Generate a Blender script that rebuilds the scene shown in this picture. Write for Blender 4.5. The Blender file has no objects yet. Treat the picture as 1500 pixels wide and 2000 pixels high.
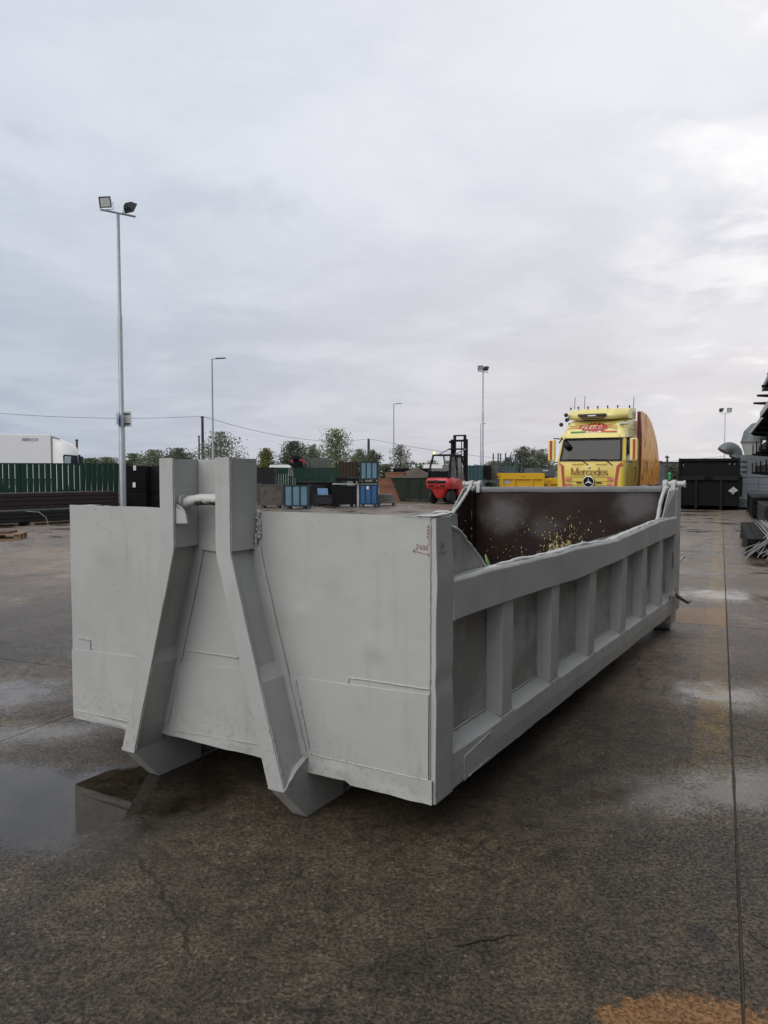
import bpy, bmesh, math, random
import numpy as np
from mathutils import Vector, Matrix, noise
R = math.radians
S = bpy.context.scene
COL = S.collection

# ------------------------------------------------------------------ camera, sky, sun, exposure
CAM_H = 1.665
FOC = 1525.0            # focal length in pixels of the 1500 x 2000 photograph
PITCH = R(2.97)
cd = bpy.data.cameras.new('camera'); cam = bpy.data.objects.new('camera', cd); COL.objects.link(cam)
cam.location = (0, 0, CAM_H); cam.rotation_euler = (R(90) - PITCH, 0, 0)
cd.sensor_fit = 'VERTICAL'; cd.sensor_height = 36; cd.lens = 36 * FOC / 2000
cd.clip_start = 0.05; cd.clip_end = 6000
S.camera = cam
S.render.resolution_x, S.render.resolution_y = 768, 1024
S.view_settings.view_transform = 'Standard'; S.view_settings.look = 'None'
S.view_settings.exposure = 0.30; S.view_settings.gamma = 1.0
S.cycles.use_denoising = True
S.cycles.use_adaptive_sampling = True; S.cycles.adaptive_threshold = .02; S.cycles.max_bounces = 5; S.cycles.diffuse_bounces = 3; S.cycles.glossy_bounces = 4; S.cycles.transparent_max_bounces = 8

SUN_EL, SUN_AZ = R(40), R(230)       # high behind the clouds, behind the photographer and to the left (azimuth clockwise from +Y)


class NT:
    """small helper to write node trees as expressions"""
    def __init__(s, tree): s.t = tree; s.t.nodes.clear()
    def n(s, typ, **kw):
        x = s.t.nodes.new(typ)
        for k, v in kw.items(): setattr(x, k, v)
        return x
    def put(s, sock, v):
        if v is None: return
        if isinstance(v, bpy.types.NodeSocket): s.t.links.new(v, sock)
        elif isinstance(v, (tuple, list)) and sock.type == 'RGBA' and len(v) == 3: sock.default_value = (*v, 1)
        else: sock.default_value = v
    def m(s, op, a, b=None, c=None, clamp=False):
        x = s.n('ShaderNodeMath', operation=op, use_clamp=clamp)
        for i, v in enumerate((a, b, c)): s.put(x.inputs[i], v)
        return x.outputs[0]
    def vm(s, op, a, b=None, out=0):
        x = s.n('ShaderNodeVectorMath', operation=op)
        s.put(x.inputs[0], a)
        if b is not None: s.put(x.inputs[1], b)
        return x.outputs['Value'] if op in ('DOT_PRODUCT', 'LENGTH', 'DISTANCE') else x.outputs[0]
    def mix(s, f, a, b):
        x = s.n('ShaderNodeMix', data_type='RGBA'); s.put(x.inputs[0], f); s.put(x.inputs[6], a); s.put(x.inputs[7], b)
        return x.outputs[2]
    def noise(s, vec, scale, detail=3, rough=.55, dist=0, col=False):
        x = s.n('ShaderNodeTexNoise'); s.put(x.inputs['Vector'], vec); x.inputs['Scale'].default_value = scale
        x.inputs['Detail'].default_value = detail; x.inputs['Roughness'].default_value = rough; x.inputs['Distortion'].default_value = dist
        return x.outputs['Color' if col else 'Fac']
    def voro(s, vec, scale, out='Distance', feature='F1'):
        x = s.n('ShaderNodeTexVoronoi', feature=feature); s.put(x.inputs['Vector'], vec); x.inputs['Scale'].default_value = scale
        return x.outputs[out]
    def ss(s, v, lo, hi, a=0., b=1.):
        x = s.n('ShaderNodeMapRange', interpolation_type='SMOOTHSTEP'); s.put(x.inputs[0], v)
        for i, q in enumerate((lo, hi, a, b)): x.inputs[i + 1].default_value = q
        return x.outputs[0]
    def lin(s, v, lo, hi, a=0., b=1.):
        x = s.n('ShaderNodeMapRange', clamp=True); s.put(x.inputs[0], v)
        for i, q in enumerate((lo, hi, a, b)): x.inputs[i + 1].default_value = q
        return x.outputs[0]
    def sep(s, v):
        x = s.n('ShaderNodeSeparateXYZ'); s.put(x.inputs[0], v); return x.outputs
    def comb(s, a, b, c):
        x = s.n('ShaderNodeCombineXYZ'); s.put(x.inputs[0], a); s.put(x.inputs[1], b); s.put(x.inputs[2], c); return x.outputs[0]
    def bump(s, h, strength=.3, dist=.01, normal=None):
        x = s.n('ShaderNodeBump'); s.put(x.inputs['Height'], h); s.put(x.inputs['Strength'], strength); x.inputs['Distance'].default_value = dist
        if normal is not None: s.put(x.inputs['Normal'], normal)
        return x.outputs[0]


world = bpy.data.worlds.new('World'); S.world = world; world.use_nodes = True
w = NT(world.node_tree)
sky = w.n('ShaderNodeTexSky', sky_type='NISHITA', sun_disc=False, sun_elevation=SUN_EL, sun_rotation=SUN_AZ)
sky.air_density = 1.0; sky.dust_density = 3.0
bg_sky = w.n('ShaderNodeBackground'); w.put(bg_sky.inputs[0], sky.outputs[0]); bg_sky.inputs[1].default_value = .06
gen = w.n('ShaderNodeTexCoord').outputs['Generated']
dx, dy, dz = w.sep(gen)
up = w.m('MAXIMUM', dz, 0.0)
den = w.m('ADD', up, .16)
pl = w.comb(w.m('DIVIDE', dx, den), w.m('DIVIDE', dy, den), 0.0)          # a flat cloud deck seen in perspective
warp = w.vm('ADD', pl, w.vm('SCALE', w.noise(pl, .9, 2, col=True)))
warp.node.inputs[1].links[0].from_node.inputs['Scale'].default_value = .55
cl = w.m('ADD', w.m('MULTIPLY', w.noise(warp, .70, 3, .55), .55), w.m('MULTIPLY', w.noise(warp, 2.3, 6, .62), .45))
cl = w.ss(cl, .38, .62)
side = w.vm('DOT_PRODUCT', gen, (.80, .52, .30))                           # cloud thins out towards the right
thin = w.lin(side, .10, .95)
thin = w.m('ADD', .45, w.m('MULTIPLY', w.m('SUBTRACT', thin, .45), w.ss(dy, -.4, .5)))
el = w.ss(up, .0, .42)
lo_c = w.mix(thin, (.290, .340, .420), (.610, .560, .560))
hi_c = w.mix(thin, (.475, .515, .595), (.600, .615, .660))
base_c = w.mix(el, lo_c, hi_c)
cc = w.mix(w.m('MULTIPLY', cl, w.lin(up, .0, .35, .30, .62)), base_c, w.mix(thin, (.575, .610, .680), (.800, .785, .790)))
dk = w.ss(w.noise(w.vm('ADD', warp, (4.3, 1.7, 0.)), 1.7, 5, .58), .50, .68)
cc = w.mix(w.m('MULTIPLY', dk, w.lin(up, .0, .3, .22, .40)), cc, w.mix(thin, (.340, .385, .465), (.470, .490, .545)))
gap = w.m('MULTIPLY', w.ss(w.noise(w.vm('ADD', warp, (1.3, 6.1, 0.)), 2.1, 5, .55), .52, .66), w.ss(thin, .72, .98))   # thin bright breaks on the right
cc = w.mix(w.m('MULTIPLY', gap, .75), cc, (.930, .905, .885))
bg_cl = w.n('ShaderNodeBackground'); w.put(bg_cl.inputs[0], cc); bg_cl.inputs[1].default_value = 1.07
mx = w.n('ShaderNodeMixShader'); mx.inputs[0].default_value = .93
w.put(mx.inputs[1], bg_sky.outputs[0]); w.put(mx.inputs[2], bg_cl.outputs[0])
wo = w.n('ShaderNodeOutputWorld'); w.put(wo.inputs[0], mx.outputs[0])

sd = bpy.data.lights.new('sun', 'SUN'); sun = bpy.data.objects.new('sun', sd); COL.objects.link(sun)
sd.energy = 1.5; sd.angle = R(60); sd.color = (1, .97, .93)
sv = Vector((math.sin(SUN_AZ) * math.cos(SUN_EL), math.cos(SUN_AZ) * math.cos(SUN_EL), math.sin(SUN_EL)))
sun.rotation_euler = sv.to_track_quat('Z', 'Y').to_euler(); sun.location = (0, 0, 30)


# ------------------------------------------------------------------ helpers
def ray(x, y):
    a, b = (x - 750) / FOC, (1000 - y) / FOC
    c, s = math.cos(PITCH), math.sin(PITCH)
    return Vector((a, c + b * s, -s + b * c))
def gp(x, y, z=0.):
    r = ray(x, y); t = (z - CAM_H) / r.z; return Vector((r.x * t, r.y * t, z))
def at(x, y, Y):
    r = ray(x, y); t = Y / r.y; return Vector((r.x * t, Y, CAM_H + r.z * t))
def nz(x, y=0., z=0.): return noise.noise(Vector((x, y, z)))


class MB:
    def __init__(s): s.v = []; s.f = []; s.sm = []
    def add(s, vs, fs, smooth=False):
        o = len(s.v); s.v += [tuple(p) for p in vs]; s.f += [tuple(i + o for i in f) for f in fs]; s.sm += [smooth] * len(fs); return s
    def box(s, x0, x1, y0, y1, z0, z1):
        return s.add([(x0, y0, z0), (x1, y0, z0), (x1, y1, z0), (x0, y1, z0), (x0, y0, z1), (x1, y0, z1), (x1, y1, z1), (x0, y1, z1)],
                     [(3, 2, 1, 0), (4, 5, 6, 7), (0, 1, 5, 4), (1, 2, 6, 5), (2, 3, 7, 6), (3, 0, 4, 7)])
    def hexa(s, p): return s.add(p, [(3, 2, 1, 0), (4, 5, 6, 7), (0, 1, 5, 4), (1, 2, 6, 5), (2, 3, 7, 6), (3, 0, 4, 7)])
    def prism(s, poly, axis, a, b):
        """polygon in the two axes other than `axis` (in x,y,z order), extruded from a to b"""
        n = len(poly)
        def P(q, t):
            q = list(q); q.insert(axis, t); return tuple(q)
        vs = [P(q, a) for q in poly] + [P(q, b) for q in poly]
        return s.add(vs, [tuple(range(n))[::-1], tuple(range(n, 2 * n))] + [(i, (i + 1) % n, n + (i + 1) % n, n + i) for i in range(n)])
    def rings(s, rs, cap=True, smooth=True, closed=True):
        n = len(rs[0]); vs = [p for r in rs for p in r]; fs = []
        for k in range(len(rs) - 1):
            for i in range(n if closed else n - 1):
                j = (i + 1) % n; fs.append((k * n + i, k * n + j, (k + 1) * n + j, (k + 1) * n + i))
        s.add(vs, fs, smooth)
        if cap and closed: s.add([*rs[0], *rs[-1]], [tuple(range(n))[::-1], tuple(range(n, 2 * n))], False)
        return s
    def tube(s, path, r, n=8, cap=True):
        path = [Vector(p) for p in path]; rs = []
        rr = r if isinstance(r, (list, tuple)) else [r] * len(path)
        ref = None
        for i, p in enumerate(path):
            t = (path[min(i + 1, len(path) - 1)] - path[max(i - 1, 0)]).normalized()
            if ref is None: ref = Vector((0, 0, 1)) if abs(t.z) < .9 else Vector((1, 0, 0))
            a = (ref - t * ref.dot(t)).normalized(); b = t.cross(a); ref = a
            rs.append([p + (a * math.cos(2 * math.pi * k / n) + b * math.sin(2 * math.pi * k / n)) * rr[i] for k in range(n)])
        return s.rings(rs, cap)
    def cyl(s, c, axis, r, h0, h1, n=20):
        c = Vector(c); d = [Vector((1, 0, 0)), Vector((0, 1, 0)), Vector((0, 0, 1))][axis]
        return s.tube([c + d * h0, c + d * h1], r, n)
    def lathe(s, c, axis, prof, n=24):
        c = Vector(c); rs = []
        for (t, r) in prof:
            ring = []
            for k in range(n):
                a = 2 * math.pi * k / n; q = [math.cos(a) * r, math.sin(a) * r]; q.insert(axis, t); ring.append(c + Vector(q))
            rs.append(ring)
        return s.rings(rs, True)
    def sheet(s, fn, nu, nv, smooth=True):
        vs = [fn(i / nu, j / nv) for j in range(nv + 1) for i in range(nu + 1)]
        return s.add(vs, [(j * (nu + 1) + i, j * (nu + 1) + i + 1, (j + 1) * (nu + 1) + i + 1, (j + 1) * (nu + 1) + i) for j in range(nv) for i in range(nu)], smooth)
    def mesh(s, name, mat, bevel=0., seg=2):
        me = bpy.data.meshes.new(name); me.from_pydata(s.v, [], s.f)
        me.polygons.foreach_set('use_smooth', s.sm)
        if mat: me.materials.append(mat)
        bm = bmesh.new(); bm.from_mesh(me); bmesh.ops.recalc_face_normals(bm, faces=bm.faces)
        if bevel:
            es = [e for e in bm.edges if len(e.link_faces) == 2 and e.calc_face_angle(0) > .5]
            bmesh.ops.bevel(bm, geom=es, offset=bevel, segments=seg, affect='EDGES', profile=.6, clamp_overlap=True)
        bm.to_mesh(me); bm.free(); me.update()
        return me
    def build(s, name, mat, parent=None, bevel=0., seg=2):
        return link(name, s.mesh(name, mat, bevel, seg), parent)


def link(name, me, parent=None, loc=None, rz=None):
    o = bpy.data.objects.new(name, me); COL.objects.link(o)
    if parent: o.parent = parent
    if loc is not None: o.location = loc
    if rz is not None: o.rotation_euler = (0, 0, rz)
    return o
def thing(name, label, cat, loc=(0, 0, 0), rz=0., group=None):
    return tag(link(name, None, None, loc, rz), label, cat, group)
def tag(o, label, cat, group=None, kind=None):
    if label: o['label'] = label
    if cat: o['category'] = cat
    if group: o['group'] = group
    if kind: o['kind'] = kind
    return o
def struct(o): o['kind'] = 'structure'; return o


# ------------------------------------------------------------------ materials
MATS = {}
def mat(name, col, rough=.5, metal=0., col2=None, nscale=6., namt=.5, bump=0., bscale=40., spec=.5, coat=0., rust=None, rust_amt=.0, rscale=5., coords='Object'):
    if name in MATS: return MATS[name]
    m = bpy.data.materials.new(name); m.use_nodes = True; t = NT(m.node_tree)
    o = t.n('ShaderNodeOutputMaterial'); b = t.n('ShaderNodeBsdfPrincipled'); t.put(o.inputs[0], b.outputs[0])
    vec = t.n('ShaderNodeTexCoord').outputs[coords]
    c2 = col2 or tuple(q * .72 for q in col)
    f = t.ss(t.noise(vec, nscale, 5, .6), .3, .72)
    c = t.mix(t.m('MULTIPLY', f, namt), col, c2)
    rg = t.lin(t.noise(vec, nscale * 2.3, 4), .3, .7, max(.02, rough - .08), min(1, rough + .1))
    if rust:
        k = t.ss(t.noise(vec, rscale, 7, .65), .66 - rust_amt, .74 - rust_amt)
        c = t.mix(k, c, rust); rg = t.mix(k, rg, (.8, .8, .8))
    t.put(b.inputs['Base Color'], c); t.put(b.inputs['Roughness'], rg)
    b.inputs['Metallic'].default_value = metal; b.inputs['Specular IOR Level'].default_value = spec
    b.inputs['Coat Weight'].default_value = coat; b.inputs['Coat Roughness'].default_value = .1
    if bump: t.put(b.inputs['Normal'], t.bump(t.noise(vec, bscale, 4), bump, .01))
    MATS[name] = m; return m
def glass(name, tint=(.55, .6, .62), rough=.03, alpha=.35):
    m = bpy.data.materials.new(name); m.use_nodes = True; t = NT(m.node_tree)
    o = t.n('ShaderNodeOutputMaterial')
    g = t.n('ShaderNodeBsdfGlossy'); g.inputs['Roughness'].default_value = rough
    tr = t.n('ShaderNodeBsdfTransparent'); t.put(tr.inputs[0], tint)
    fr = t.n('ShaderNodeLayerWeight'); fr.inputs[0].default_value = .5
    x = t.n('ShaderNodeMixShader'); t.put(x.inputs[0], t.m('MULTIPLY_ADD', t.m('POWER', fr.outputs['Facing'], 4.), .8, .045)); t.put(x.inputs[1], tr.outputs[0]); t.put(x.inputs[2], g.outputs[0])
    t.put(o.inputs[0], x.outputs[0]); return m


def container_paint(name='grey_container_paint', dirt=0.):
    m = bpy.data.materials.new(name); m.use_nodes = True; t = NT(m.node_tree)
    o = t.n('ShaderNodeOutputMaterial'); b = t.n('ShaderNodeBsdfPrincipled'); t.put(o.inputs[0], b.outputs[0])
    v = t.n('ShaderNodeTexCoord').outputs['Object']
    big = t.ss(t.noise(v, 1.6, 4), .3, .7)
    c = t.mix(big, (.402, .412, .394), (.366, .376, .360))
    streak = t.ss(t.noise(t.vm('MULTIPLY', v, (5., 5., .7)), 2.2, 5, .6), .52, .75)
    c = t.mix(t.m('MULTIPLY', streak, .30), c, (.265, .265, .250))
    spot = t.ss(t.noise(v, 26, 3, .7), .69, .76)
    c = t.mix(t.m('MULTIPLY', spot, .7), c, (.16, .15, .14))
    grime = t.ss(t.noise(t.vm('MULTIPLY', v, (1., 1., 2.)), 4.5, 4, .65), .5, .8)
    c = t.mix(t.m('MULTIPLY', grime, .18), c, (.24, .23, .21))
    Zl = t.sep(v)[2]
    mud = t.m('MULTIPLY', t.ss(t.noise(v, 34, 4, .7), .50, .66), t.ss(t.m('ADD', Zl, t.m('MULTIPLY', t.noise(v, 3., 3), -.45)), .30, .02))
    c = t.mix(t.m('MULTIPLY', mud, .32), c, (.15, .125, .10))
    smudge = t.ss(t.noise(t.vm('ADD', v, (3., 9., 1.)), 2.7, 5, .6, .6), .55, .74)
    c = t.mix(t.m('MULTIPLY', smudge, .15), c, (.22, .205, .185))
    drip = t.m('MULTIPLY', t.ss(t.noise(t.vm('MULTIPLY', v, (34., 34., 1.1)), 1., 3, .5), .66, .76), t.ss(t.noise(v, 1.2, 3), .50, .66))
    c = t.mix(t.m('MULTIPLY', drip, .38), c, (.205, .175, .140))
    rustk = t.ss(t.m('ADD', t.noise(v, 48, 4, .7), t.m('MULTIPLY', t.noise(v, 2.1, 2), .25)), .83, .87)
    c = t.mix(rustk, c, (.085, .045, .028))
    if dirt:       # road dirt smeared over the panels
        dm = t.ss(t.m('ADD', t.noise(t.vm('ADD', v, (6., 2., 4.)), 2.3, 5, .62, .5), t.m('MULTIPLY', t.noise(v, 11, 4, .65), .30)), .50, .76)
        c = t.mix(t.m('MULTIPLY', dm, dirt), c, (.150, .132, .112))
    t.put(b.inputs['Base Color'], c)
    t.put(b.inputs['Roughness'], t.lin(t.noise(v, 5, 4), .3, .7, .27, .50)); b.inputs['Specular IOR Level'].default_value = .45
    h = t.m('ADD', t.m('MULTIPLY', t.noise(v, 3.3, 2), 1.0), t.m('MULTIPLY', t.noise(v, 160, 2), .018))
    t.put(b.inputs['Normal'], t.bump(h, .55, .016))
    return m
PAINT = container_paint(); PANEL = container_paint('soiled_grey_paint', .62)


def interior_paint():
    m = bpy.data.materials.new('dark_primer'); m.use_nodes = True; t = NT(m.node_tree)
    o = t.n('ShaderNodeOutputMaterial'); b = t.n('ShaderNodeBsdfPrincipled'); t.put(o.inputs[0], b.outputs[0])
    v = t.n('ShaderNodeTexCoord').outputs['Object']
    c = t.mix(t.ss(t.noise(v, 2.2, 5), .35, .7), (.015, .0072, .0055), (.027, .014, .0105))
    nn = t.noise(v, 3.2, 5, .6)
    def puff(cy, cz, r): return t.ss(t.m('ADD', t.vm('DISTANCE', t.vm('MULTIPLY', v, (.15, 1., 1.3)), (.84, cy, cz * 1.3)), t.m('MULTIPLY', t.m('SUBTRACT', nn, .5), r * 1.6)), r * 1.15, r * .2)
    over = t.m('MAXIMUM', t.m('MAXIMUM', puff(1.95, 1.18, .34), puff(.42, 1.30, .30)), t.m('MULTIPLY', puff(1.45, 1.02, .22), .5))      # grey overspray drifted over the primer
    c = t.mix(t.m('MULTIPLY', over, .75), c, (.12, .115, .115))
    scr = t.ss(t.noise(t.vm('MULTIPLY', v, (1., 1., 14.)), 3., 4, .6), .62, .72)
    c = t.mix(t.m('MULTIPLY', scr, .35), c, (.045, .019, .011))
    t.put(b.inputs['Base Color'], c); b.inputs['Specular IOR Level'].default_value = .25; t.put(b.inputs['Roughness'], t.lin(t.noise(v, 6, 4), .3, .7, .45, .7))
    t.put(b.inputs['Normal'], t.bump(t.noise(v, 5, 5), .35, .02))
    return m
PRIMER = interior_paint()

RED_INK = mat('red_marker', (.30, .035, .045), .6)
STEEL_DARK = mat('dark_steel', (.022, .023, .025), .6, col2=(.034, .032, .030), nscale=4, spec=.25)
STEEL_BLACK = mat('black_steel', (.007, .0075, .008), .6, col2=(.011, .011, .0115), spec=.08)
RUBBER = mat('rubber', (.015, .015, .016), .8, bump=.2)
GALV = mat('galvanised_steel', (.36, .38, .40), .42, .55, col2=(.28, .30, .32), nscale=3)
WHITE = mat('white_paint', (.80, .81, .80), .4, col2=(.74, .75, .74))
WOOD = mat('pallet_wood', (.30, .20, .12), .8, col2=(.16, .10, .06), nscale=9, bump=.3)
BARK = mat('bark', (.055, .045, .036), .9, bump=.5, bscale=20)

# ------------------------------------------------------------------ the ground: a yard of concrete slabs
GA = R(23.28)
GD = Vector((math.sin(GA), math.cos(GA))); GN = Vector((math.cos(GA), -math.sin(GA)))      # along the joints, across them
OFF0, ALO0, SLAB = .10, 4.96, 4.15


def concrete():
    m = bpy.data.materials.new('wet_concrete'); m.use_nodes = True; t = NT(m.node_tree)
    o = t.n('ShaderNodeOutputMaterial'); b = t.n('ShaderNodeBsdfPrincipled'); t.put(o.inputs[0], b.outputs[0])
    P = t.n('ShaderNodeNewGeometry').outputs['Position']
    X, Y, Z = t.sep(P)
    P2 = t.comb(X, Y, 0.)
    off = t.vm('DOT_PRODUCT', P2, (GN.x, GN.y, 0)); alo = t.vm('DOT_PRODUCT', P2, (GD.x, GD.y, 0))
    rnd = t.n('ShaderNodeObjectInfo').outputs['Random']
    n_lo, n_md, n_hi = t.noise(P2, .55, 3, .6), t.noise(P2, 3.1, 5, .7), t.noise(P2, 42, 3, .7)
    jit = t.noise(P2, 5.0, 4, .65); grit = t.noise(P2, 85, 3, .75); grain = t.noise(t.vm('ADD', P2, (2.7, 8.1, 0.)), 60, 4, .75)
    # base tone
    c = t.mix(t.ss(n_md, .30, .70), (.122, .096, .073), (.064, .051, .040))
    c = t.mix(t.m('MULTIPLY', t.ss(n_lo, .45, .70), .55), c, (.108, .090, .071))
    c = t.mix(t.m('MULTIPLY', t.ss(n_hi, .42, .68), .60), c, (.032, .028, .025))
    c = t.mix(t.m('MULTIPLY', t.ss(grit, .50, .66), .62), c, (.185, .155, .125))
    c = t.mix(t.m('MULTIPLY', t.ss(grain, .54, .68), .40), c, (.024, .021, .018))
    c = t.mix(t.m('MULTIPLY', t.ss(t.noise(P2, 1.3, 4), .6, .75), .45), c, (.115, .074, .056))      # reddish stains
    c = t.mix(t.m('MULTIPLY', t.ss(t.noise(P2, 13, 3, .65), .46, .66), .62), c, (.034, .028, .022))
    c = t.mix(t.m('MULTIPLY', t.ss(t.noise(t.vm('ADD', P2, (7., 3., 0.)), 9, 3, .65), .52, .72), .5), c, (.165, .130, .098))
    track = t.ss(t.noise(t.comb(t.m('MULTIPLY', off, 2.6), t.m('MULTIPLY', alo, .16), 0.), 1., 4, .6), .50, .66)
    c = t.mix(t.m('MULTIPLY', track, .38), c, (.050, .043, .036))
    pale = t.ss(t.noise(t.vm('ADD', P2, (11., 5., 0.)), .42, 4, .6), .50, .66)
    c = t.mix(t.m('MULTIPLY', pale, .55), c, t.vm('SCALE', c)); c.node.inputs[7].links[0].from_node.inputs['Scale'].default_value = 1.75
    damp = t.ss(t.noise(t.vm('ADD', P2, (1., 15., 0.)), .9, 5, .62), .52, .68)
    c = t.mix(t.m('MULTIPLY', damp, .6), c, t.vm('SCALE', c)); c.node.inputs[7].links[0].from_node.inputs['Scale'].default_value = .48
    # exposed aggregate
    va = t.n('ShaderNodeTexVoronoi', feature='F1'); t.put(va.inputs['Vector'], t.vm('ADD', P2, t.vm('SCALE', t.noise(P2, 30, 2, col=True))))
    va.inputs['Vector'].links[0].from_node.inputs[1].links[0].from_node.inputs['Scale'].default_value = .012
    va.inputs['Scale'].default_value = 62
    rc = t.sep(va.outputs['Color'])
    c = t.mix(t.lin(t.noise(P2, 1.7, 3), .35, .65, .12, .50), c, t.vm('MULTIPLY', c, t.comb(t.lin(rc[1], 0., 1., .35, 1.95), t.lin(rc[1], 0., 1., .38, 1.90), t.lin(rc[1], 0., 1., .42, 1.80))))
    stone = t.m('MULTIPLY', t.ss(va.outputs['Distance'], .52, .28), t.ss(rc[0], .70, .74))
    stone = t.m('MULTIPLY', stone, t.ss(t.noise(P2, 2.2, 3), .34, .66))
    sc = t.mix(rc[1], (.110, .085, .070), (.290, .262, .228))
    sc = t.mix(t.ss(rc[2], .80, .84), sc, (.145, .085, .060))
    c = t.mix(t.m('MULTIPLY', stone, .42), c, sc)
    vb = t.n('ShaderNodeTexVoronoi', feature='F1'); t.put(vb.inputs['Vector'], P2); vb.inputs['Scale'].default_value = 27
    rb = t.sep(vb.outputs['Color'])
    stone2 = t.m('MULTIPLY', t.ss(vb.outputs['Distance'], .30, .18), t.ss(rb[0], .90, .92))
    c = t.mix(t.m('MULTIPLY', stone2, .5), c, (.24, .215, .185))
    # pits
    pit = t.m('MULTIPLY', t.ss(va.outputs['Distance'], .5, .3), t.ss(rc[2], .13, .09))
    c = t.mix(t.m('MULTIPLY', pit, .25), c, (.022, .020, .018))
    # slab-to-slab tone
    c = t.mix(.5, c, t.mix(rnd, t.vm('SCALE', c), c))
    c.node.inputs[7].links[0].from_node.inputs[6].links[0].from_node.inputs['Scale'].default_value = .6
    # hairline cracks
    ce = t.voro(t.vm('ADD', P2, t.vm('SCALE', t.noise(P2, 1.1, 4, .6, col=True))), .30, 'Distance', 'DISTANCE_TO_EDGE'); ce.node.inputs['Vector'].links[0].from_node.inputs[1].links[0].from_node.inputs['Scale'].default_value = .9
    crack = t.m('MULTIPLY', t.ss(ce, .0060, .0020), t.ss(t.noise(P2, .45, 2), .40, .46))
    c = t.mix(t.m('MULTIPLY', crack, .7), c, (.016, .014, .012))
    # oily black spots
    oil = t.ss(t.m('ADD', t.noise(P2, 1.15, 3), t.m('MULTIPLY', jit, .18)), .745, .80)
    c = t.mix(t.m('MULTIPLY', oil, .7), c, (.020, .021, .023))
    # worn yellow line left of the joint, orange primer patches
    wear = t.ss(t.m('ADD', t.m('MULTIPLY', n_hi, .5), t.m('MULTIPLY', jit, .6)), .46, .70)
    o2 = t.m('ADD', off, t.m('MULTIPLY', t.m('SUBTRACT', jit, .5), .05))
    band = t.m('MULTIPLY', t.ss(o2, OFF0 - .225, OFF0 - .205), t.ss(o2, OFF0 - .005, OFF0 - .02))
    keep = t.m('ADD', t.ss(alo, 4.2, 5.2), t.m('MULTIPLY', t.ss(t.noise(P2, 2.6, 3), .60, .70), .8), clamp=True)
    line = t.m('MULTIPLY', t.m('MULTIPLY', band, wear), t.m('MULTIPLY', keep, .62))
    c = t.mix(line, c, (.30, .205, .060))
    def blob(cx, cy, rx, ry, ang, edge=.25, amp=1.1):
        ca, sa = math.cos(ang), math.sin(ang)
        a = t.m('ADD', t.m('MULTIPLY', t.m('SUBTRACT', X, cx), ca / rx), t.m('MULTIPLY', t.m('SUBTRACT', Y, cy), sa / rx))
        bb = t.m('ADD', t.m('MULTIPLY', t.m('SUBTRACT', X, cx), -sa / ry), t.m('MULTIPLY', t.m('SUBTRACT', Y, cy), ca / ry))
        r = t.m('SQRT', t.m('ADD', t.m('MULTIPLY', a, a), t.m('MULTIPLY', bb, bb)))
        r = t.m('ADD', r, t.m('MULTIPLY', t.m('SUBTRACT', jit, .5), amp)); r = t.m('ADD', r, t.m('MULTIPLY', t.m('SUBTRACT', n_hi, .5), amp * .55))
        return t.ss(r, 1. + edge, 1. - edge)
    orange = None
    for q in ((.93, 2.05, .38, .350, 0., .08, .75), (.30, 2.0, .20, .16, 0, .2, .6)):
        k = blob(*q); orange = k if orange is None else t.m('MAXIMUM', orange, k)
    jo = t.m('MULTIPLY', t.m('SUBTRACT', jit, .5), .22)
    rect = t.m('MULTIPLY', t.m('MULTIPLY', t.ss(off, OFF0 - .85, OFF0 - .75), t.ss(off, OFF0 + .0, OFF0 - .02)), t.m('MULTIPLY', t.ss(t.m('ADD', alo, jo), 9.12, 9.16), t.ss(t.m('ADD', alo, jo), 10.30, 10.10)))
    orange = t.m('MAXIMUM', orange, rect)
    orange = t.m('MULTIPLY', orange, t.lin(t.m('ADD', n_hi, t.m('MULTIPLY', jit, .5)), .45, .75, 1., .55))
    c = t.mix(t.m('MULTIPLY', orange, t.lin(alo, 4., 8., .86, .62)), c, (.42, .205, .068))
    # wet film and puddles
    wet = t.ss(t.m('ADD', t.m('MULTIPLY', t.noise(P2, .33, 3, .6), .75), t.m('MULTIPLY', n_md, .25)), .42, .58)
    far = t.ss(alo, 11., 18.)
    wet = t.m('MAXIMUM', wet, t.m('MULTIPLY', far, .8))
    pud = None
    for q in ((-1.92, 3.86, .92, .44, -.45, .30, .7), (-1.28, 4.02, .52, .36, -.1, .22, .55)):
        k = blob(*q); pud = k if pud is None else t.m('MAXIMUM', pud, k)
    fp = t.m('MULTIPLY', t.ss(t.noise(t.comb(t.m('MULTIPLY', off, .7), t.m('MULTIPLY', alo, 1.0), 0.), .9, 5, .65), .49, .64), t.ss(alo, 9., 15.))
    pud = t.m('MAXIMUM', pud, fp)
    film = None
    for q in ((-2.85, 5.75, .45, .42, .5, .6, 1.6), (-2.2, 4.9, .4, .2, .3, .8, 2.), (2.02, 4.05, .62, .28, .25, .6, 1.7), (1.30, 3.95, .60, .26, .3, .8, 2.2), (4.6, 10.4, .8, .5, -.35, .6, 2.2), (2.9, 5.6, 1.1, .35, -.35, .7, 2.2), (5.2, 8.4, 1.0, .5, -.35, .6, 2.)):
        k = blob(*q); film = k if film is None else t.m('MAXIMUM', film, k)
    wet = t.m('MAXIMUM', wet, film)
    c = t.mix(wet, c, t.vm('SCALE', c)); c.node.inputs[7].links[0].from_node.inputs['Scale'].default_value = .72
    c = t.mix(pud, c, t.vm('SCALE', c)); c.node.inputs[7].links[0].from_node.inputs['Scale'].default_value = .32
    tone = t.ss(t.m('ADD', alo, t.m('MULTIPLY', t.m('SUBTRACT', n_lo, .5), 6.)), 4.5, 10.)      # wet sheen of the further slabs painted in: base colour brightened with distance
    tone = t.m('MULTIPLY', tone, t.m('SUBTRACT', 1., t.m('MAXIMUM', line, orange), None, True))
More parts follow.
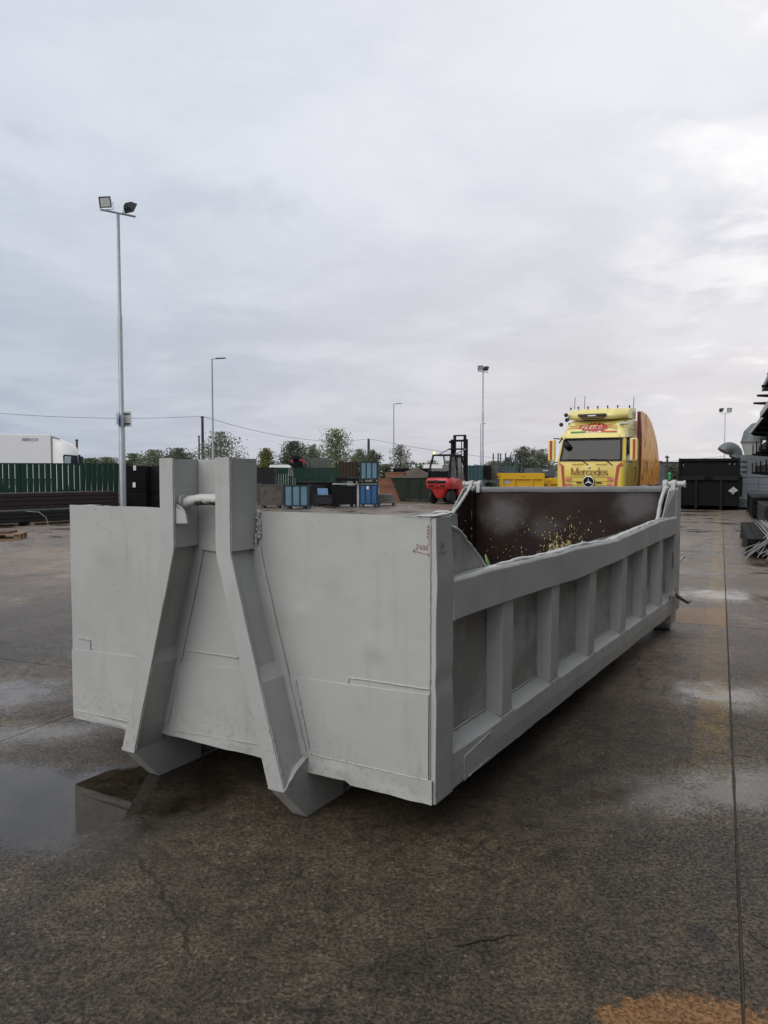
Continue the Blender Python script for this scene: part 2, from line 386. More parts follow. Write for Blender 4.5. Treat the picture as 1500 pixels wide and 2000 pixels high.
    c = t.mix(tone, t.vm('MULTIPLY', c, (1.10, 1.05, .90)), t.vm('MULTIPLY', c, (2.5, 2.36, 2.2)))
    t.put(b.inputs['Base Color'], c); t.put(b.inputs['Specular IOR Level'], t.m('MAXIMUM', t.m('SUBTRACT', t.lin(film, 0., 1., .30, .55), t.m('MULTIPLY', pud, -.08)), t.lin(alo, 4., 9., .30, .5)))
    rg = t.m('ADD', .58, t.m('MULTIPLY', wet, -.20))
    rg = t.m('ADD', rg, t.m('MULTIPLY', t.m('SUBTRACT', n_hi, .5), .25))
    rg = t.m('MAXIMUM', t.m('MULTIPLY', rg, t.m('SUBTRACT', 1., t.m('MULTIPLY', pud, .93))), t.lin(alo, 6., 14., .03, .14))
    rg = t.m('MULTIPLY', rg, t.lin(film, 0., 1., 1., .36))
    t.put(b.inputs['Roughness'], rg)
    h = t.m('ADD', t.m('MULTIPLY', n_hi, .9), t.m('ADD', t.m('MULTIPLY', stone, .4), t.m('ADD', t.m('MULTIPLY', pit, -.6), t.m('MULTIPLY', t.ss(grain, .50, .66), -.9))))
    h = t.m('ADD', h, t.m('MULTIPLY', n_md, 1.2))
    t.put(b.inputs['Normal'], t.bump(h, t.m('MULTIPLY', t.m('SUBTRACT', t.m('SUBTRACT', 1., t.m('MULTIPLY', film, .94)), pud, None, True), .9), .009))
    return m
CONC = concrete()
LAND = mat('far_land', (.06, .07, .035), .95, col2=(.09, .085, .05), nscale=.05, coords='Generated')
FILLER = mat('joint_filler', (.058, .050, .040), .9)

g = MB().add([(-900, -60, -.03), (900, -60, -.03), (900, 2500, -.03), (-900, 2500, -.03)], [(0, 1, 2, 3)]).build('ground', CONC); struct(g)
far_land = MB().add([(-1500, 95, -.012), (1500, 95, -.012), (2500, 3500, -.012), (-2500, 3500, -.012)], [(0, 1, 2, 3)]).build('terrain', LAND); struct(far_land)
rng = random.Random(4)
yard_c = [GN * a + GD * b for a, b in ((-40, -6), (40, -6), (40, 88), (-40, 88))]
MB().add([(p.x, p.y, -.009) for p in yard_c], [(0, 1, 2, 3)]).build('joint_filler', FILLER, g)
def slab_mesh(seed, gap=.0026):
    rr = random.Random(seed); n = 46; hw = SLAB / 2 - gap; ring = []
    cor = [(-hw, -hw), (hw, -hw), (hw, hw), (-hw, hw)]
    for s in range(4):
        a, b = Vector(cor[s]), Vector(cor[(s + 1) % 4]); d = (b - a) / n; nn = Vector((-d.y, d.x)).normalized()
        for i in range(n):
            q = a + d * i
            if i: q += nn * (max(0, nz(i * .31, seed * 7 + s) * .006) + rr.random() * .002)
            ring.append(q)
    top = [(q.x * .9988, q.y * .9988, 0.) for q in ring]; mid = [(q.x, q.y, -.007) for q in ring]; bot = [(q.x, q.y, -.028) for q in ring]
    b = MB(); N = len(ring)
    b.add(top, [tuple(range(N))]); b.rings([bot, mid, top], cap=False, smooth=False)
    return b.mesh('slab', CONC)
slab_ms = [slab_mesh(i) for i in range(4)]
for j in range(-9, 8):
    for k in range(-3, 19):
        c = GN * (OFF0 + (j + .5) * SLAB) + GD * (ALO0 + (k + .5) * SLAB)
        if c.y < -2 or abs(c.x) > .56 * c.y + 4.5: continue
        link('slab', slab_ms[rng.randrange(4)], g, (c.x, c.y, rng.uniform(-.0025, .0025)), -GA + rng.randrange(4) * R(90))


# ------------------------------------------------------------------ the grey hook-lift container (local: x along its length, y across, z up)
CY = R(30.75)
BOX = thing('hook_lift_container', 'long pale grey steel hook-lift container with dented sides standing on the wet concrete', 'container', (.226, 3.352, 0), R(90) - CY)
BW = 2.41; ZB, ZT, BL = .205, 1.469, 5.72
def lerp_tab(tab, x):
    if x <= tab[0][0]: return tab[0][1]
    for (a, p), (b, q) in zip(tab, tab[1:]):
        if x <= b: return p + (q - p) * (x - a) / (b - a)
    return tab[-1][1]

def dent(v, z, seed=0.):
    d = .006 * nz(v * 1.3 + seed, z * 1.5, 1.7) + .0022 * nz(v * 4 + seed, z * 4, 5.1)
    return d
DENTS = [(.30, .86, .05, .008), (.72, .98, .04, .005), (1.97, .70, .03, .007), (.55, 1.22, .09, .004), (.12, 1.42, .06, -.006), (2.05, 1.25, .12, .004), (.33, .80, .03, -.004)]
def plate_u(v, z, base):
    d = dent(v, z)
    for a, b, r, q in DENTS:
        e = ((v - a) ** 2 + (z - b) ** 2) / r ** 2
        if e < 6: d -= q * math.exp(-e)
    return base + d * 1.0

# upper front sheet
def top_z(v): return ZT + .004 * nz(v * 3, 9.) + (.010 * (v - .1) / .1 if v < .1 else 0) * -.3
b = MB()
b.sheet(lambda s, q: (plate_u(.03 + s * (BW - .032), ZB + .1 + q * (top_z(.03 + s * (BW - .032)) - ZB - .1), -.004), .03 + s * (BW - .032), ZB + .1 + q * (top_z(.03 + s * (BW - .032)) - ZB - .1)), 72, 44)
b.sheet(lambda s, q: (-.004 + q * .012, .03 + s * (BW - .032), top_z(.03 + s * (BW - .032)) + .0005 - abs(q - .5) * .002), 60, 2)
front = b.build('front_plate', PAINT, BOX)
# lower doubler, welded on
def lap(v): return .68 + (v - .4) * -.031 if v < 1. else .668 - (v - 1.) * .038
b = MB()
b.sheet(lambda s, q: (plate_u(.03 + s * (BW - .032), .3 + q * .37, -.011), .03 + s * (BW - .032), (.300 if s < .35 else .300 - .05 * min(1, (s - .35) / .5)) + q * (lap(.03 + s * (BW - .032)) - .3 + (0 if s < .35 else .05 * min(1, (s - .35) / .5)))), 60, 16)
b.sheet(lambda s, q: (plate_u(.03 + s * (BW - .032), .3 + .37, -.011) + q * .010, .03 + s * (BW - .032), lap(.03 + s * (BW - .032)) - q * .001), 60, 1)
b.build('lower_front_plate', PAINT, BOX)
def seam(v): return .312 if v < .75 else .312 - .058 * min(1, (v - .75) / 1.2)
def sill_z(v):
    q = ZB + .010 * nz(v * 2.2, 3.3) + .004 * nz(v * 11, 1.)
    if .72 < v < 1.75: q += .030
    if .45 < v < .70: q += .018
    return q
b = MB()
def sill(s, q):
    v = .012 + s * (BW - .024); z0 = sill_z(v); z1 = seam(v)
    x = -.014 + .004 * nz(v * 3, q * 2, 4) - .010 * math.exp(-((v - .55) / .12) ** 2) * (1 - q) + (.012 * max(0, nz(v * 4.2, 8.)) * (1 - q))
    return (x, v, z0 + (z1 - z0) * q)
b.sheet(sill, 90, 6)
b.sheet(lambda s, q: (sill(s, 1)[0] + q * .009, sill(s, 1)[1], sill(s, 1)[2]), 90, 1)
b.sheet(lambda s, q: (sill(s, 0)[0] + q * .16, sill(s, 0)[1], sill(s, 0)[2] + .001), 90, 1)
b.build('front_sill', PAINT, BOX)

def bead(pts, r=.005, step=.012, jig=.45, seed=0, name='weld_bead', parent=BOX, material=None):
    pts = [Vector(p) for p in pts]; out = []; rad = []
    for a, c in zip(pts, pts[1:]):
        n = max(2, int((c - a).length / step))
        for i in range(n + (1 if c is pts[-1] else 0)):
            q = a.lerp(c, i / n); k = len(out)
            out.append(q + Vector((nz(k * .4, seed, 1), nz(k * .4, seed, 2), nz(k * .4, seed, 3))) * r * .7); rad.append(r * (1 + jig * nz(k * .9, seed, 7.)))
    return MB().tube(out, rad, 6).build(name, material or PAINT, parent)
F = -.0075
bead([(F, .03, lap(.03)), (F, .79, lap(.79))], .0026, seed=1)
bead([(F, .03, .716), (F, .30, .714), (F, .445, .711), (F, .452, .69)], .0040, seed=2)
bead([(F, 1.12, lap(1.12)), (F, 1.53, lap(1.53))], .0026, seed=3)
bead([(F, 1.12, .722), (F, 1.51, .716)], .0040, seed=4)
bead([(F, 1.84, lap(1.84)), (F, 2.38, lap(2.38))], .0026, seed=5)
bead([(-.007, 2.352, .690), (-.007, 2.247, .687), (-.007, 2.248, .628)], .0028, seed=6)
bead([(-.0135, .03, seam(.03)), (-.0135, .72, seam(.72))], .0035, seed=7, jig=.8)
bead([(-.0135, .74, seam(.74)), (-.0135, 1.60, seam(1.60))], .0028, seed=8, jig=.8)
bead([(-.0135, 1.78, seam(1.78)), (-.0135, 2.38, seam(2.38))], .0030, seed=9, jig=.8)
bead([(-.002, .029, ZB + .02), (-.002, .029, ZT)], .0045, seed=10, jig=.3)

# corner posts
def post(y0, y1, sgn):
    b = MB(); n = 60; rs = []
    for i in range(n + 1):
        z = ZB + (ZT - .004 - ZB) * i / n
        d = .006 * nz(z * 2.3, sgn * 3.) + .005 * math.exp(-((z - .74) / .05) ** 2) - .004 * math.exp(-((z - 1.18) / .09) ** 2)
        yo = y0 + (d if sgn > 0 else 0); y_1 = y1 - (d if sgn < 0 else 0)
        xr = .172 + .006 * nz(z * 1.8, 5.) + (-.02 * max(0, (z - 1.25) / .2) if z > 1.25 else 0)
        rs.append([(0, yo, z), (xr * .5, yo + (.35 * d if sgn > 0 else 0), z), (xr, yo, z), (xr, y_1, z), (0, y_1, z)])
    b.rings(rs, True, False)
    return b.build('corner_post', PAINT, BOX, .004)
post(0, .10, 1); post(BW - .10, BW, -1)
MB().sheet(lambda s, q: (-.012 + s * .19, .006 + q * .09 - .006 * s, ZT + .004 + .012 * s * nz(q * 3, 2.) + .010 * s * (1 - q)), 8, 4).build('post_cap', PAINT, BOX)
bead([(.16, .005, ZT + .008), (.172, .04, ZT + .018), (.165, .095, ZT + .010)], .006, seed=12)

# side walls with their rails and stiffeners
PROF = [(.17, 1.452), (.285, 1.427), (.45, 1.362), (.582, 1.282), (.68, 1.215), (.745, 1.165), (.80, 1.150), (4.90, 1.165), (4.977, 1.203), (5.08, 1.32), (5.197, 1.412), (5.32, 1.475), (5.46, 1.50)]
RT = [(.17, 1.182), (.62, 1.186), (1.49, 1.172), (2.04, 1.176), (2.45, 1.165), (2.94, 1.149), (3.2, 1.160), (3.57, 1.171), (4.2, 1.19), (4.67, 1.208), (5.46, 1.204)]
RB = [(.17, .993), (1.09, .986), (1.96, .966), (2.53, .978), (3.4, .990), (5.46, 1.022)]
STIFF = [(.79, .945), (1.565, 1.715), (2.36, 2.515), (3.27, 3.425), (4.02, 4.175), (4.73, 4.885)]
PROF_FAR = [p_ for p_ in PROF if p_[0] < 4.95] + [(4.977, 1.19), (5.46, 1.485)]
def side(sgn):
    PROF = globals()['PROF'] if sgn > 0 else PROF_FAR
    Yf = (lambda d: d) if sgn > 0 else (lambda d: BW - d)      # distance inwards from the outer face
    sd_ = 0. if sgn > 0 else 40.
    b = MB(); n = 150
    def wall(s, q, inn):
        x = .165 + s * (5.47 - .165); zt = lerp_tab(PROF, x) + .006 * nz(x * 5, sd_) + ((.010 * nz(x * 11, sd_ + 2) + .004 * nz(x * 31, sd_)) if x < .8 else 0.); z = .28 + q * (zt - .28)
        ph = math.sin(math.pi * min(1, max(0, (x - .17) / .78 % 1)))
        d = .092 + .010 * nz(x * 2.1, z * 2.4, 2 + sd_) + .004 * nz(x * 6, z * 6, 3 + sd_) + .012 * ph * math.sin(math.pi * q) + inn
        if q > .8: d += .012 * (q - .8) / .2 * nz(x * 3.7, 7.)
        return (x, Yf(d), z)
    b.sheet(lambda s, q: wall(s, q, 0), n, 14)
    W = b.build('side_wall', PANEL, BOX)
    MB().sheet(lambda s, q: wall(s, q, .007), n, 14).build('inner_lining', PRIMER, W)
    lip = [Vector(wall(i / 220, 1, .003)) for i in range(221)]
    a = [p for p in lip if p.x < .79]; c = [p for p in lip if p.x > 4.86]
    MB().tube(a, [.010 + .008 * nz(k * .9, sd_) for k in range(len(a))], 7).build('rolled_edge', PAINT, W)
    MB().sheet(lambda s, q: (lambda p_: (p_.x + q * .05 * (.6 + nz(s * 9, sd_)), Yf(.095 + q * (.055 + .03 * nz(s * 7, 2 + sd_))), p_.z + q * (.012 + .030 * nz(s * 8, 4. + sd_)) - q * q * .03))(a[min(len(a) - 1, int(s * (len(a) - 1)))]), len(a) - 1, 4).build('torn_lip', PRIMER, W)
    MB().tube(c, [.020 + .006 * nz(k * .5, sd_) for k in range(len(c))], 7).build('rolled_edge', PAINT, W)
    # upper rail, bowed and battered
    rs = []
    for i in range(111):
        x = .168 + (5.47 - .168) * i / 110
        o = -.004 - .022 * math.exp(-((x - 2.6) / 1.1) ** 2) + .006 * nz(x * 2.6, 2 + sd_) + .002 * nz(x * 9, 3 + sd_)
        zt = lerp_tab(RT, x) + .004 * nz(x * 3.3, 5 + sd_) + .003 * nz(x * 11, sd_); zb = lerp_tab(RB, x) + .003 * nz(x * 4, 9 + sd_)
        oo = .007 * nz(x * 2.1, 11. + sd_)
        rs.append([(x, Yf(o + oo), zb), (x, Yf(o + .004 * nz(x * 4, 1.)), (zt + zb) / 2), (x, Yf(o - oo * .6), zt - .016), (x, Yf(o + .012), zt), (x, Yf(.10), zt - .012), (x, Yf(.105), zb)])
    b = MB(); b.rings(rs, True, False); b.build('top_rail', PAINT, W, .003, 1)
    # ragged lip lying on the rail
    lp = []; lr = []
    for i in range(190):
        x = .76 + 4.2 * i / 189
        lp.append((x, Yf(.026 + .008 * nz(x * 2.7, 6 + sd_) - .022 * math.exp(-((x - 2.6) / 1.1) ** 2)), lerp_tab(RT, x) - .004 + .009 * max(-.2, nz(x * 4.3, 5 + sd_)) + .004 * nz(x * 2.1, 8. + sd_) + .005 * max(0, nz(x * 13, 2.))))
        lr.append(.0165 + .004 * nz(x * 9, 2 + sd_))
    MB().tube(lp, lr, 7).build('rolled_edge', PAINT, W)
    # bottom rail
    rs = []
    for i in range(91):
        x = .172 + (BL - .172) * i / 90
        o = .005 * nz(x * 2.4, 13 + sd_) + .003 * nz(x * 8, 14 + sd_); zb = ZB + .006 * nz(x * 2.2, 15 + sd_) + (.006 * nz(x * 9, 1.))
        rs.append([(x, Yf(o + .004), zb), (x, Yf(o), .29), (x, Yf(o + .003), .372 + .004 * nz(x * 3, 16 + sd_)), (x, Yf(.10), .412), (x, Yf(.10), zb)])
    b = MB(); b.rings(rs, True, False); b.build('bottom_rail', PAINT, W, .003, 1)
    for k, (x0, x1) in enumerate(STIFF):
        b = MB(); rs = []
        for i in range(13):
            z = .385 + (1.0 - .385) * i / 12; j = .006 * nz(z * 4, k * 3. + sd_); e = .006 * nz(z * 3, k * 5. + sd_)
            bw = .014 * math.exp(-((x0 - 2.6) / 1.1) ** 2) * (z - .38) / .6
            rs.append([(x0 - .012 + j, Yf(.10), z), (x0 + j, Yf(.014 + e - bw), z), (x1 + j, Yf(.014 - e - bw), z), (x1 + .012 + j, Yf(.10), z)])
        b.rings(rs, True, False); b.build('stiffener', PAINT, W, .006)
        bead([(x0 - .013, Yf(.094), .42), (x0 - .013, Yf(.094), .98)], .005, seed=20 + k, jig=.9, parent=W)
        bead([(x0 - .02, Yf(.008), .378), (x1 + .02, Yf(.008), .378)], .005, seed=30 + k, jig=.9, parent=W)
    bead([(.19, Yf(.094), .416), (5.4, Yf(.094), .416)], .006, .02, seed=41, jig=.8, parent=W)
    # rear post with its gusset
    b = MB(); b.prism([(5.45, ZB), (5.45, 1.19), (5.50, 1.47), (5.62, 1.515), (BL, 1.50), (BL, ZB)], 1, Yf(.004), Yf(.11)); b.build('rear_post', PAINT, W, .006); MB().box(5.449, 5.555, min(Yf(.112), Yf(.118)), max(Yf(.112), Yf(.118)), .33, 1.44).build('inner_lining', PRIMER, W); MB().box(5.440, 5.4485, min(Yf(.02), Yf(.118)), max(Yf(.02), Yf(.118)), 1.21, 1.44).build('inner_lining', PRIMER, W)
    b = MB(); b.hexa([(5.02, Yf(.05), 1.205), (5.45, Yf(.01), 1.19), (5.45, Yf(.02), 1.19), (5.02, Yf(.06), 1.205), (5.32, Yf(.05), 1.46), (5.5, Yf(.01), 1.49), (5.5, Yf(.02), 1.49), (5.32, Yf(.06), 1.46)]); b.build('gusset', PAINT, W)
    b = MB(); b.hexa([(5.44, Yf(-.006), .98), (5.52, Yf(-.006), .98), (5.52, Yf(.02), .98), (5.44, Yf(.02), .98), (5.46, Yf(-.006), .45), (5.49, Yf(-.006), .45), (5.49, Yf(.02), .45), (5.46, Yf(.02), .45)]); b.build('doubler_strip', PAINT, W, .003)
    return W
near_wall = side(1); far_wall = side(-1)
near_wall['label'] = 'long battered side wall with vertical stiffeners facing the camera'
# patch plate welded to the near bottom rail
b = MB(); b.prism([(.292, .218), (.60, .226), (.598, .358), (.292, .325)], 1, -.003, .004); b.build('patch_plate', PAINT, near_wall, .002)
bead([(.292, -.002, .325), (.292, -.002, .216), (.42, -.002, .222), (.595, -.002, .228)], .0035, seed=44, jig=.9, parent=near_wall)
bead([(.45, -.006, .342), (.60, -.006, .360)], .003, seed=45, jig=.9, parent=near_wall)

# floor, skids, rear feet
MB().box(.01, 5.6, .1, BW - .1, .30, .335).build('floor', PRIMER, BOX)
MB().sheet(lambda s, q: (.012, .1 + s * (BW - .2), .30 + q * (ZT - .31)), 4, 4).build('inner_lining', PRIMER, BOX)
VC = 1.225
for sg in (-1, 1):
    c = VC + sg * .497
    b = MB(); b.box(.17, 5.62, c - .035, c + .035, 0, .016); b.box(.17, 5.62, c - .008, c + .008, .016, .285); b.box(.17, 5.62, c - .035, c + .035, .285, .3)
    b.build('skid', PAINT, BOX)
for k in range(7):
    x = .45 + k * .82; MB().box(x, x + .06, .12, BW - .12, .215, .30).build('floor_bearer', PAINT, BOX)
for y0 in (.03, BW - .26):
    b = MB(); b.box(5.44, 5.70, y0, y0 + .23, .075, .204); foot = b.build('rear_foot', PAINT, BOX, .008)
    MB().cyl((5.57, y0 + .03, .075), 1, .075, 0, .17, 24).build('roller', PAINT, foot)

# hook arms: flange, web, boxed top, boxed foot
def arm(sg):
    vt, vb = VC + sg * -.186, VC + sg * -.497
    HW = .046
    def cv(z): return vt if z > 1.27 else vt + (vb - vt) * (1.27 - z) / (1.27 - .185)
    def strip(z0, z1, hw0, hw1=None, n=10):
        hw1 = hw0 if hw1 is None else hw1
        zs = [z0 + (z1 - z0) * i / n for i in range(n + 1)]
        hs = [hw0 + (hw1 - hw0) * i / n for i in range(n + 1)]
        return [(cv(z) - h_, z) for z, h_ in zip(zs, hs)] + [(cv(z) + h_, z) for z, h_ in zip(zs[::-1], hs[::-1])]
    def slab(b, z0, z1, hw, x0, x1, n, hwb=None):
        rs = []
        for i in range(n + 1):
            z = z0 + (z1 - z0) * i / n; h_ = hw if hwb is None else hw + (hwb - hw) * i / n
            j = .002 * nz(z * 6, sg * 4., x0) + .0012 * nz(z * 22, sg * 9., x0)
            c = cv(z); rs.append([(x0, c - h_ + j, z), (x0, c + h_ + j * .5, z), (x1, c + h_ + j * .5, z), (x1, c - h_ + j, z)])
        b.rings(rs, True, False)
    b = MB(); slab(b, .185, 1.732, HW, -.200, -.186, 46)
    A = b.build('hook_arm', PAINT, BOX, .003)
    b = MB(); slab(b, .2, 1.30, .013, -.186, -.004, 10); b.build('web', PAINT, A)
    b = MB(); slab(b, .3, 1.30, .075, -.017, -.003, 10); b.build('base_flange', PAINT, A, .003)
    b = MB(); slab(b, 1.285, 1.727, HW - .003, -.187, .004, 12); b.build('head_box', PAINT, A, .004)
    b = MB(); slab(b, .20, .672, HW - .002, -.187, -.002, 8); slab(b, .672, .735, HW - .002, -.187, -.002, 2, .014)
    b.build('foot_box', PAINT, A, .003)
    # skid nose
    b = MB(); b.prism([(-.198, .187), (-.02, .002), (.30, .002), (.30, .285), (.02, .30), (-.10, .265)], 1, vb - HW + .001, vb + HW - .001); b.build('skid_nose', PAINT, A, .004)
    e = HW + .001
    for q in (-1, 1):
        bead([(-.198, vb + q * e, .190), (-.10, vb + q * e, .262), (-.02, vb + q * e, .296)], .0042, seed=50 + q + sg * 3, jig=.8, parent=A)
        bead([(-.19, cv(.2) + q * e, .2), (-.19, cv(.45) + q * e, .45), (-.19, cv(.67) + q * e, .67)], .0032, seed=60 + q + sg * 3, jig=.9, parent=A)
        bead([(-.189, vt + q * HW, 1.29), (-.189, vt + q * HW, 1.72)], .003, seed=70 + q + sg * 3, jig=.9, parent=A)
    bead([(-.012, cv(.32) - (e if sg > 0 else -e) * 1.9, .34), (-.012, cv(.6) - (e if sg > 0 else -e) * 1.9, .66)], .006, seed=80 + sg, jig=1., parent=A)
    return A
arm_r = arm(1); arm_l = arm(-1)
bead([(-.02, .985, 1.30), (-.022, .984, 1.36)], .006, seed=90, jig=1.)
b = MB(); r3 = random.Random(8)
for i in range(60):
    r_ = r3.uniform(.0035, .008); y_, z_ = r3.gauss(.977, .006), r3.uniform(1.34, 1.468)
    b.lathe((-.010, y_, z_), 0, [(-r_, r_ * .25), (-r_ * .7, r_ * .75), (0, r_), (r_ * .6, r_)], 7)
b.build('weld_spatter', PAINT, BOX)['kind'] = 'stuff'
MB().prism([(VC - .141, 1.245), (VC + .141, 1.262), (VC + .141, 1.726), (VC - .141, 1.722)], 0, -.022, -.006).build('back_plate', PAINT, BOX, .003)
# gripping bar, worn in the middle
def bar_mat():
    m = bpy.data.materials.new('worn_white_bar'); m.use_nodes = True; t = NT(m.node_tree)
    o = t.n('ShaderNodeOutputMaterial'); b_ = t.n('ShaderNodeBsdfPrincipled'); t.put(o.inputs[0], b_.outputs[0])
    v = t.n('ShaderNodeTexCoord').outputs['Object']; Yc = t.sep(v)[1]; Zc = t.sep(v)[2]
    k = t.m('MULTIPLY', t.ss(t.m('ABSOLUTE', t.m('SUBTRACT', Yc, VC - .02)), .10, .05), t.ss(t.m('ADD', t.noise(v, 30, 5, .7), t.m('MULTIPLY', t.m('SUBTRACT', 1.517, Zc), 9.)), .46, .58))
    t.put(b_.inputs['Base Color'], t.mix(k, (.43, .44, .42), (.035, .03, .026))); b_.inputs['Roughness'].default_value = .5
    t.put(b_.inputs['Normal'], t.bump(t.noise(v, 60, 3), .4, .004)); return m
bar_path = [(-.10, VC + .165, 1.462), (-.112, VC + .150, 1.488), (-.118, VC + .125, 1.507)] + [(-.12 - .004 * math.sin(i * .7), VC + .10 - i * .027, 1.517 + .010 * math.sin(i / 9 * 3.1)) for i in range(10)]
hb = MB().tube(bar_path, [.024, .028] + [.0275 + .0025 * nz(i * .8) for i in range(11)], 16).build('hook_bar', bar_mat(), BOX)
MB().cyl((-.135, VC + .139, 1.517), 1, .031, -.012, .002, 18).build('collar', PAINT, hb)
qp = [(VC + .142, 1.405), (VC + .142, 1.505)] + [(VC + .15 - .085 * math.sin(a), 1.42 + .082 * math.cos(a)) for a in [R(x) for x in (-5, 15, 35, 55, 72, 88)]] + [(VC + .060, 1.408)]
MB().prism(qp, 0, -.184, -.172).build('guide_plate', PAINT, hb, .002)

# tailgate
gate = MB().box(5.56, 5.60, .11, BW - .11, .30, 1.455).build('tailgate', PRIMER, BOX)
gate['label'] = 'dark brown tailgate face speckled with yellowish flakes'
rs = []
for i in range(41):
    y = .17 + (BW - .36) * i / 40; zt = 1.512 - .028 * (y - .17) / 2.05 + .006 * nz(y * 2.7, 3.) - .006 * math.exp(-((y - 1.35) / .2) ** 2)
    rs.append([(5.550, y, zt - .062), (5.546, y, zt - .030), (5.550, y, zt - .003), (5.60, y, zt), (5.60, y, zt - .062)])
MB().rings(rs, True, False).build('top_rail', mat('worn_grey_rail', (.17, .175, .178), .5, col2=(.10, .095, .092), nscale=5), gate, .004)
for y0, y1, s in ((-.055, .165, 1), (BW - .18, BW + .055, -1)):
    z = 1.535 if s > 0 else 1.515
    h_ = MB().cyl((5.59, 0, z), 1, .030, y0, y1, 22).build('hinge', PAINT, gate)
    b = MB()
    for (a, c_) in ((.03, .075), (.115, .16)) if s > 0 else ((BW - .075, BW - .03), (BW - .175, BW - .13)):
        b.prism([(5.52, z - .10), (5.535, z + .012), (5.565, z + .042), (5.62, z + .042), (5.645, z), (5.645, z - .10)], 1, a, c_)
    b.build('hinge_lug', PAINT, h_, .005)
    MB().cyl((5.59, 0, z), 1, .038, (y0 - .006 if s > 0 else y1 - .012), (y0 + .012 if s > 0 else y1 + .006), 20).build('hinge_cap', PAINT, h_)
# flakes stuck to the inside of the gate and the far wall
YEL = mat('pale_flake', (.36, .29, .12), .85, col2=(.40, .37, .28), nscale=12)
b = MB(); r2 = random.Random(12)
for i in range(430):
    t_ = r2.random()
    if t_ < .30: y, z = r2.gauss(1.30, .06), .74 + abs(r2.gauss(0, .08))
    elif t_ < .62: y, z = r2.gauss(1.14, .16), .68 + abs(r2.gauss(0, .24))
    elif t_ < .88: y, z = r2.gauss(1.45, .42), .60 + abs(r2.gauss(0, .25))
    else: y, z = r2.uniform(.2, 2.2), r2.uniform(.4, 1.25)
    if not (.15 < y < 2.25 and z < 1.30): continue
    s = r2.choice((.0018, .0024, .003, .004, .0055, .008)) * (1.6 if z < .95 and .95 < y < 1.4 and r2.random() < .4 else 1)
    n = r2.randint(4, 7); ang = [2 * math.pi * k / n for k in range(n)]
    pg = [(y + math.cos(a) * s * r2.uniform(.5, 1.2), z + math.sin(a) * s * r2.uniform(.8, 2.6)) for a in ang]
    b.prism(pg, 0, 5.555 - r2.uniform(.002, .006), 5.561)
b.build('stuck_flakes', YEL, gate)['kind'] = 'stuff'
b = MB()
for i in range(240):
    x = r2.uniform(3.6, 5.5); z = .45 + abs(r2.gauss(0, .35)); s = r2.choice((.004, .006, .008, .012))
    if z > 1.1: continue
    b.hexa([(x - s, BW - .118, z - s), (x + s, BW - .118, z - s * .7), (x + s, BW - .10, z - s * .7), (x - s, BW - .10, z - s), (x - s, BW - .118, z + s), (x + s * .8, BW - .118, z + s * 1.3), (x + s * .8, BW - .10, z + s * 1.3), (x - s, BW - .10, z + s)])
b.build('stuck_flakes', YEL, far_wall)['kind'] = 'stuff'
# latches at the rear end
b = MB().tube([(5.28, -.012, .405), (5.30, -.02, .42), (5.46, -.045, .36), (5.75, -.08, .27), (5.90, -.08, .262)], [.018, .022, .018, .015, .012], 10); lv = b.build('latch_lever', mat('worn_lever', (.16, .10, .075), .6), BOX)
MB().cyl((5.29, -.03, .41), 1, .035, -.005, .05, 16).build('pivot', PAINT, lv)
MB().box(5.24, 5.34, -.012, .0, .35, .45).build('bracket', PAINT, lv, .003)
hk = MB().tube([(5.70, .02, .70), (5.78, .02, .70), (5.86, .01, .725), (5.90, 0., .745), (5.93, -.01, .735)], [.016, .016, .014, .012, .010], 10).build('latch_hook', PAINT, BOX)
MB().cyl((5.76, .02, .66), 2, .006, 0, .05, 10).build('pin', STEEL_DARK, hk)
b = MB()
for i in range(5): b.tube([(5.27 + .012 * math.cos(a), -.004 - .006 * (i % 2), .83 - i * .032 + .022 * math.sin(a)) for a in [2 * math.pi * k / 10 for k in range(11)]], .005, 6)
b.build('safety_chain', mat('chain_steel', (.16, .16, .15), .5, .5), BOX)

# measurements written on the steel in red marker
def ink(strokes, w_, name='marker_line', normal='x'):
    b = MB()
    for s in strokes:
        if normal == 'x': b.tube([(plate_u(y, z, -.0048) - .0008, y, z) for y, z in s], w_, 4)
        else: b.tube([(x, -.0045, z) for x, z in s], w_, 4)
    o = b.build(name, RED_INK, BOX); return o
def digits(txt, o, right, upv, h):
    G = {'1': [[(.1, .7), (.4, 1), (.4, 0)]], '0': [[(.1, .5), (.15, .85), (.35, 1), (.6, .85), (.62, .4), (.45, .05), (.2, .08), (.1, .5)]],
         '2': [[(.05, .75), (.2, 1), (.5, .95), (.55, .7), (.35, .35), (.05, 0), (.65, 0)]], '4': [[(.35, 1), (.1, .35), (.65, .35)], [(.5, .65), (.5, -.05)]],
         '5': [[(.6, 1), (.15, 1), (.12, .6), (.45, .62), (.6, .3), (.4, 0), (.05, .05)]]}
    out = []; k = 0
    for ch in txt:
        for s in G[ch]:
            out.append([(o[0] + (right[0] * (x * h * .8 + k) + upv[0] * y * h), o[1] + (right[1] * (x * h * .8 + k) + upv[1] * y * h)) for x, y in s])
        k += h * .72
    return out
ink([[(.034, 1.434), (.034, 1.346)], [(.040, 1.424), (.034, 1.436), (.029, 1.424)], [(.040, 1.356), (.034, 1.345), (.029, 1.356)]], .0011)
ink(digits('1000', (.045, 1.431), (0, -1), (-1, 0), .020), .0011, 'marker_number')   # turned on its side
ink([[(.112, 1.318), (.070, 1.311), (.027, 1.303)], [(.102, 1.326), (.113, 1.318), (.104, 1.307)], [(.040, 1.314), (.027, 1.303), (.039, 1.296)]], .0011)
ink(digits('2400', (.098, 1.326), (-1, -.06), (0, 1), .022), .0011, 'marker_number')
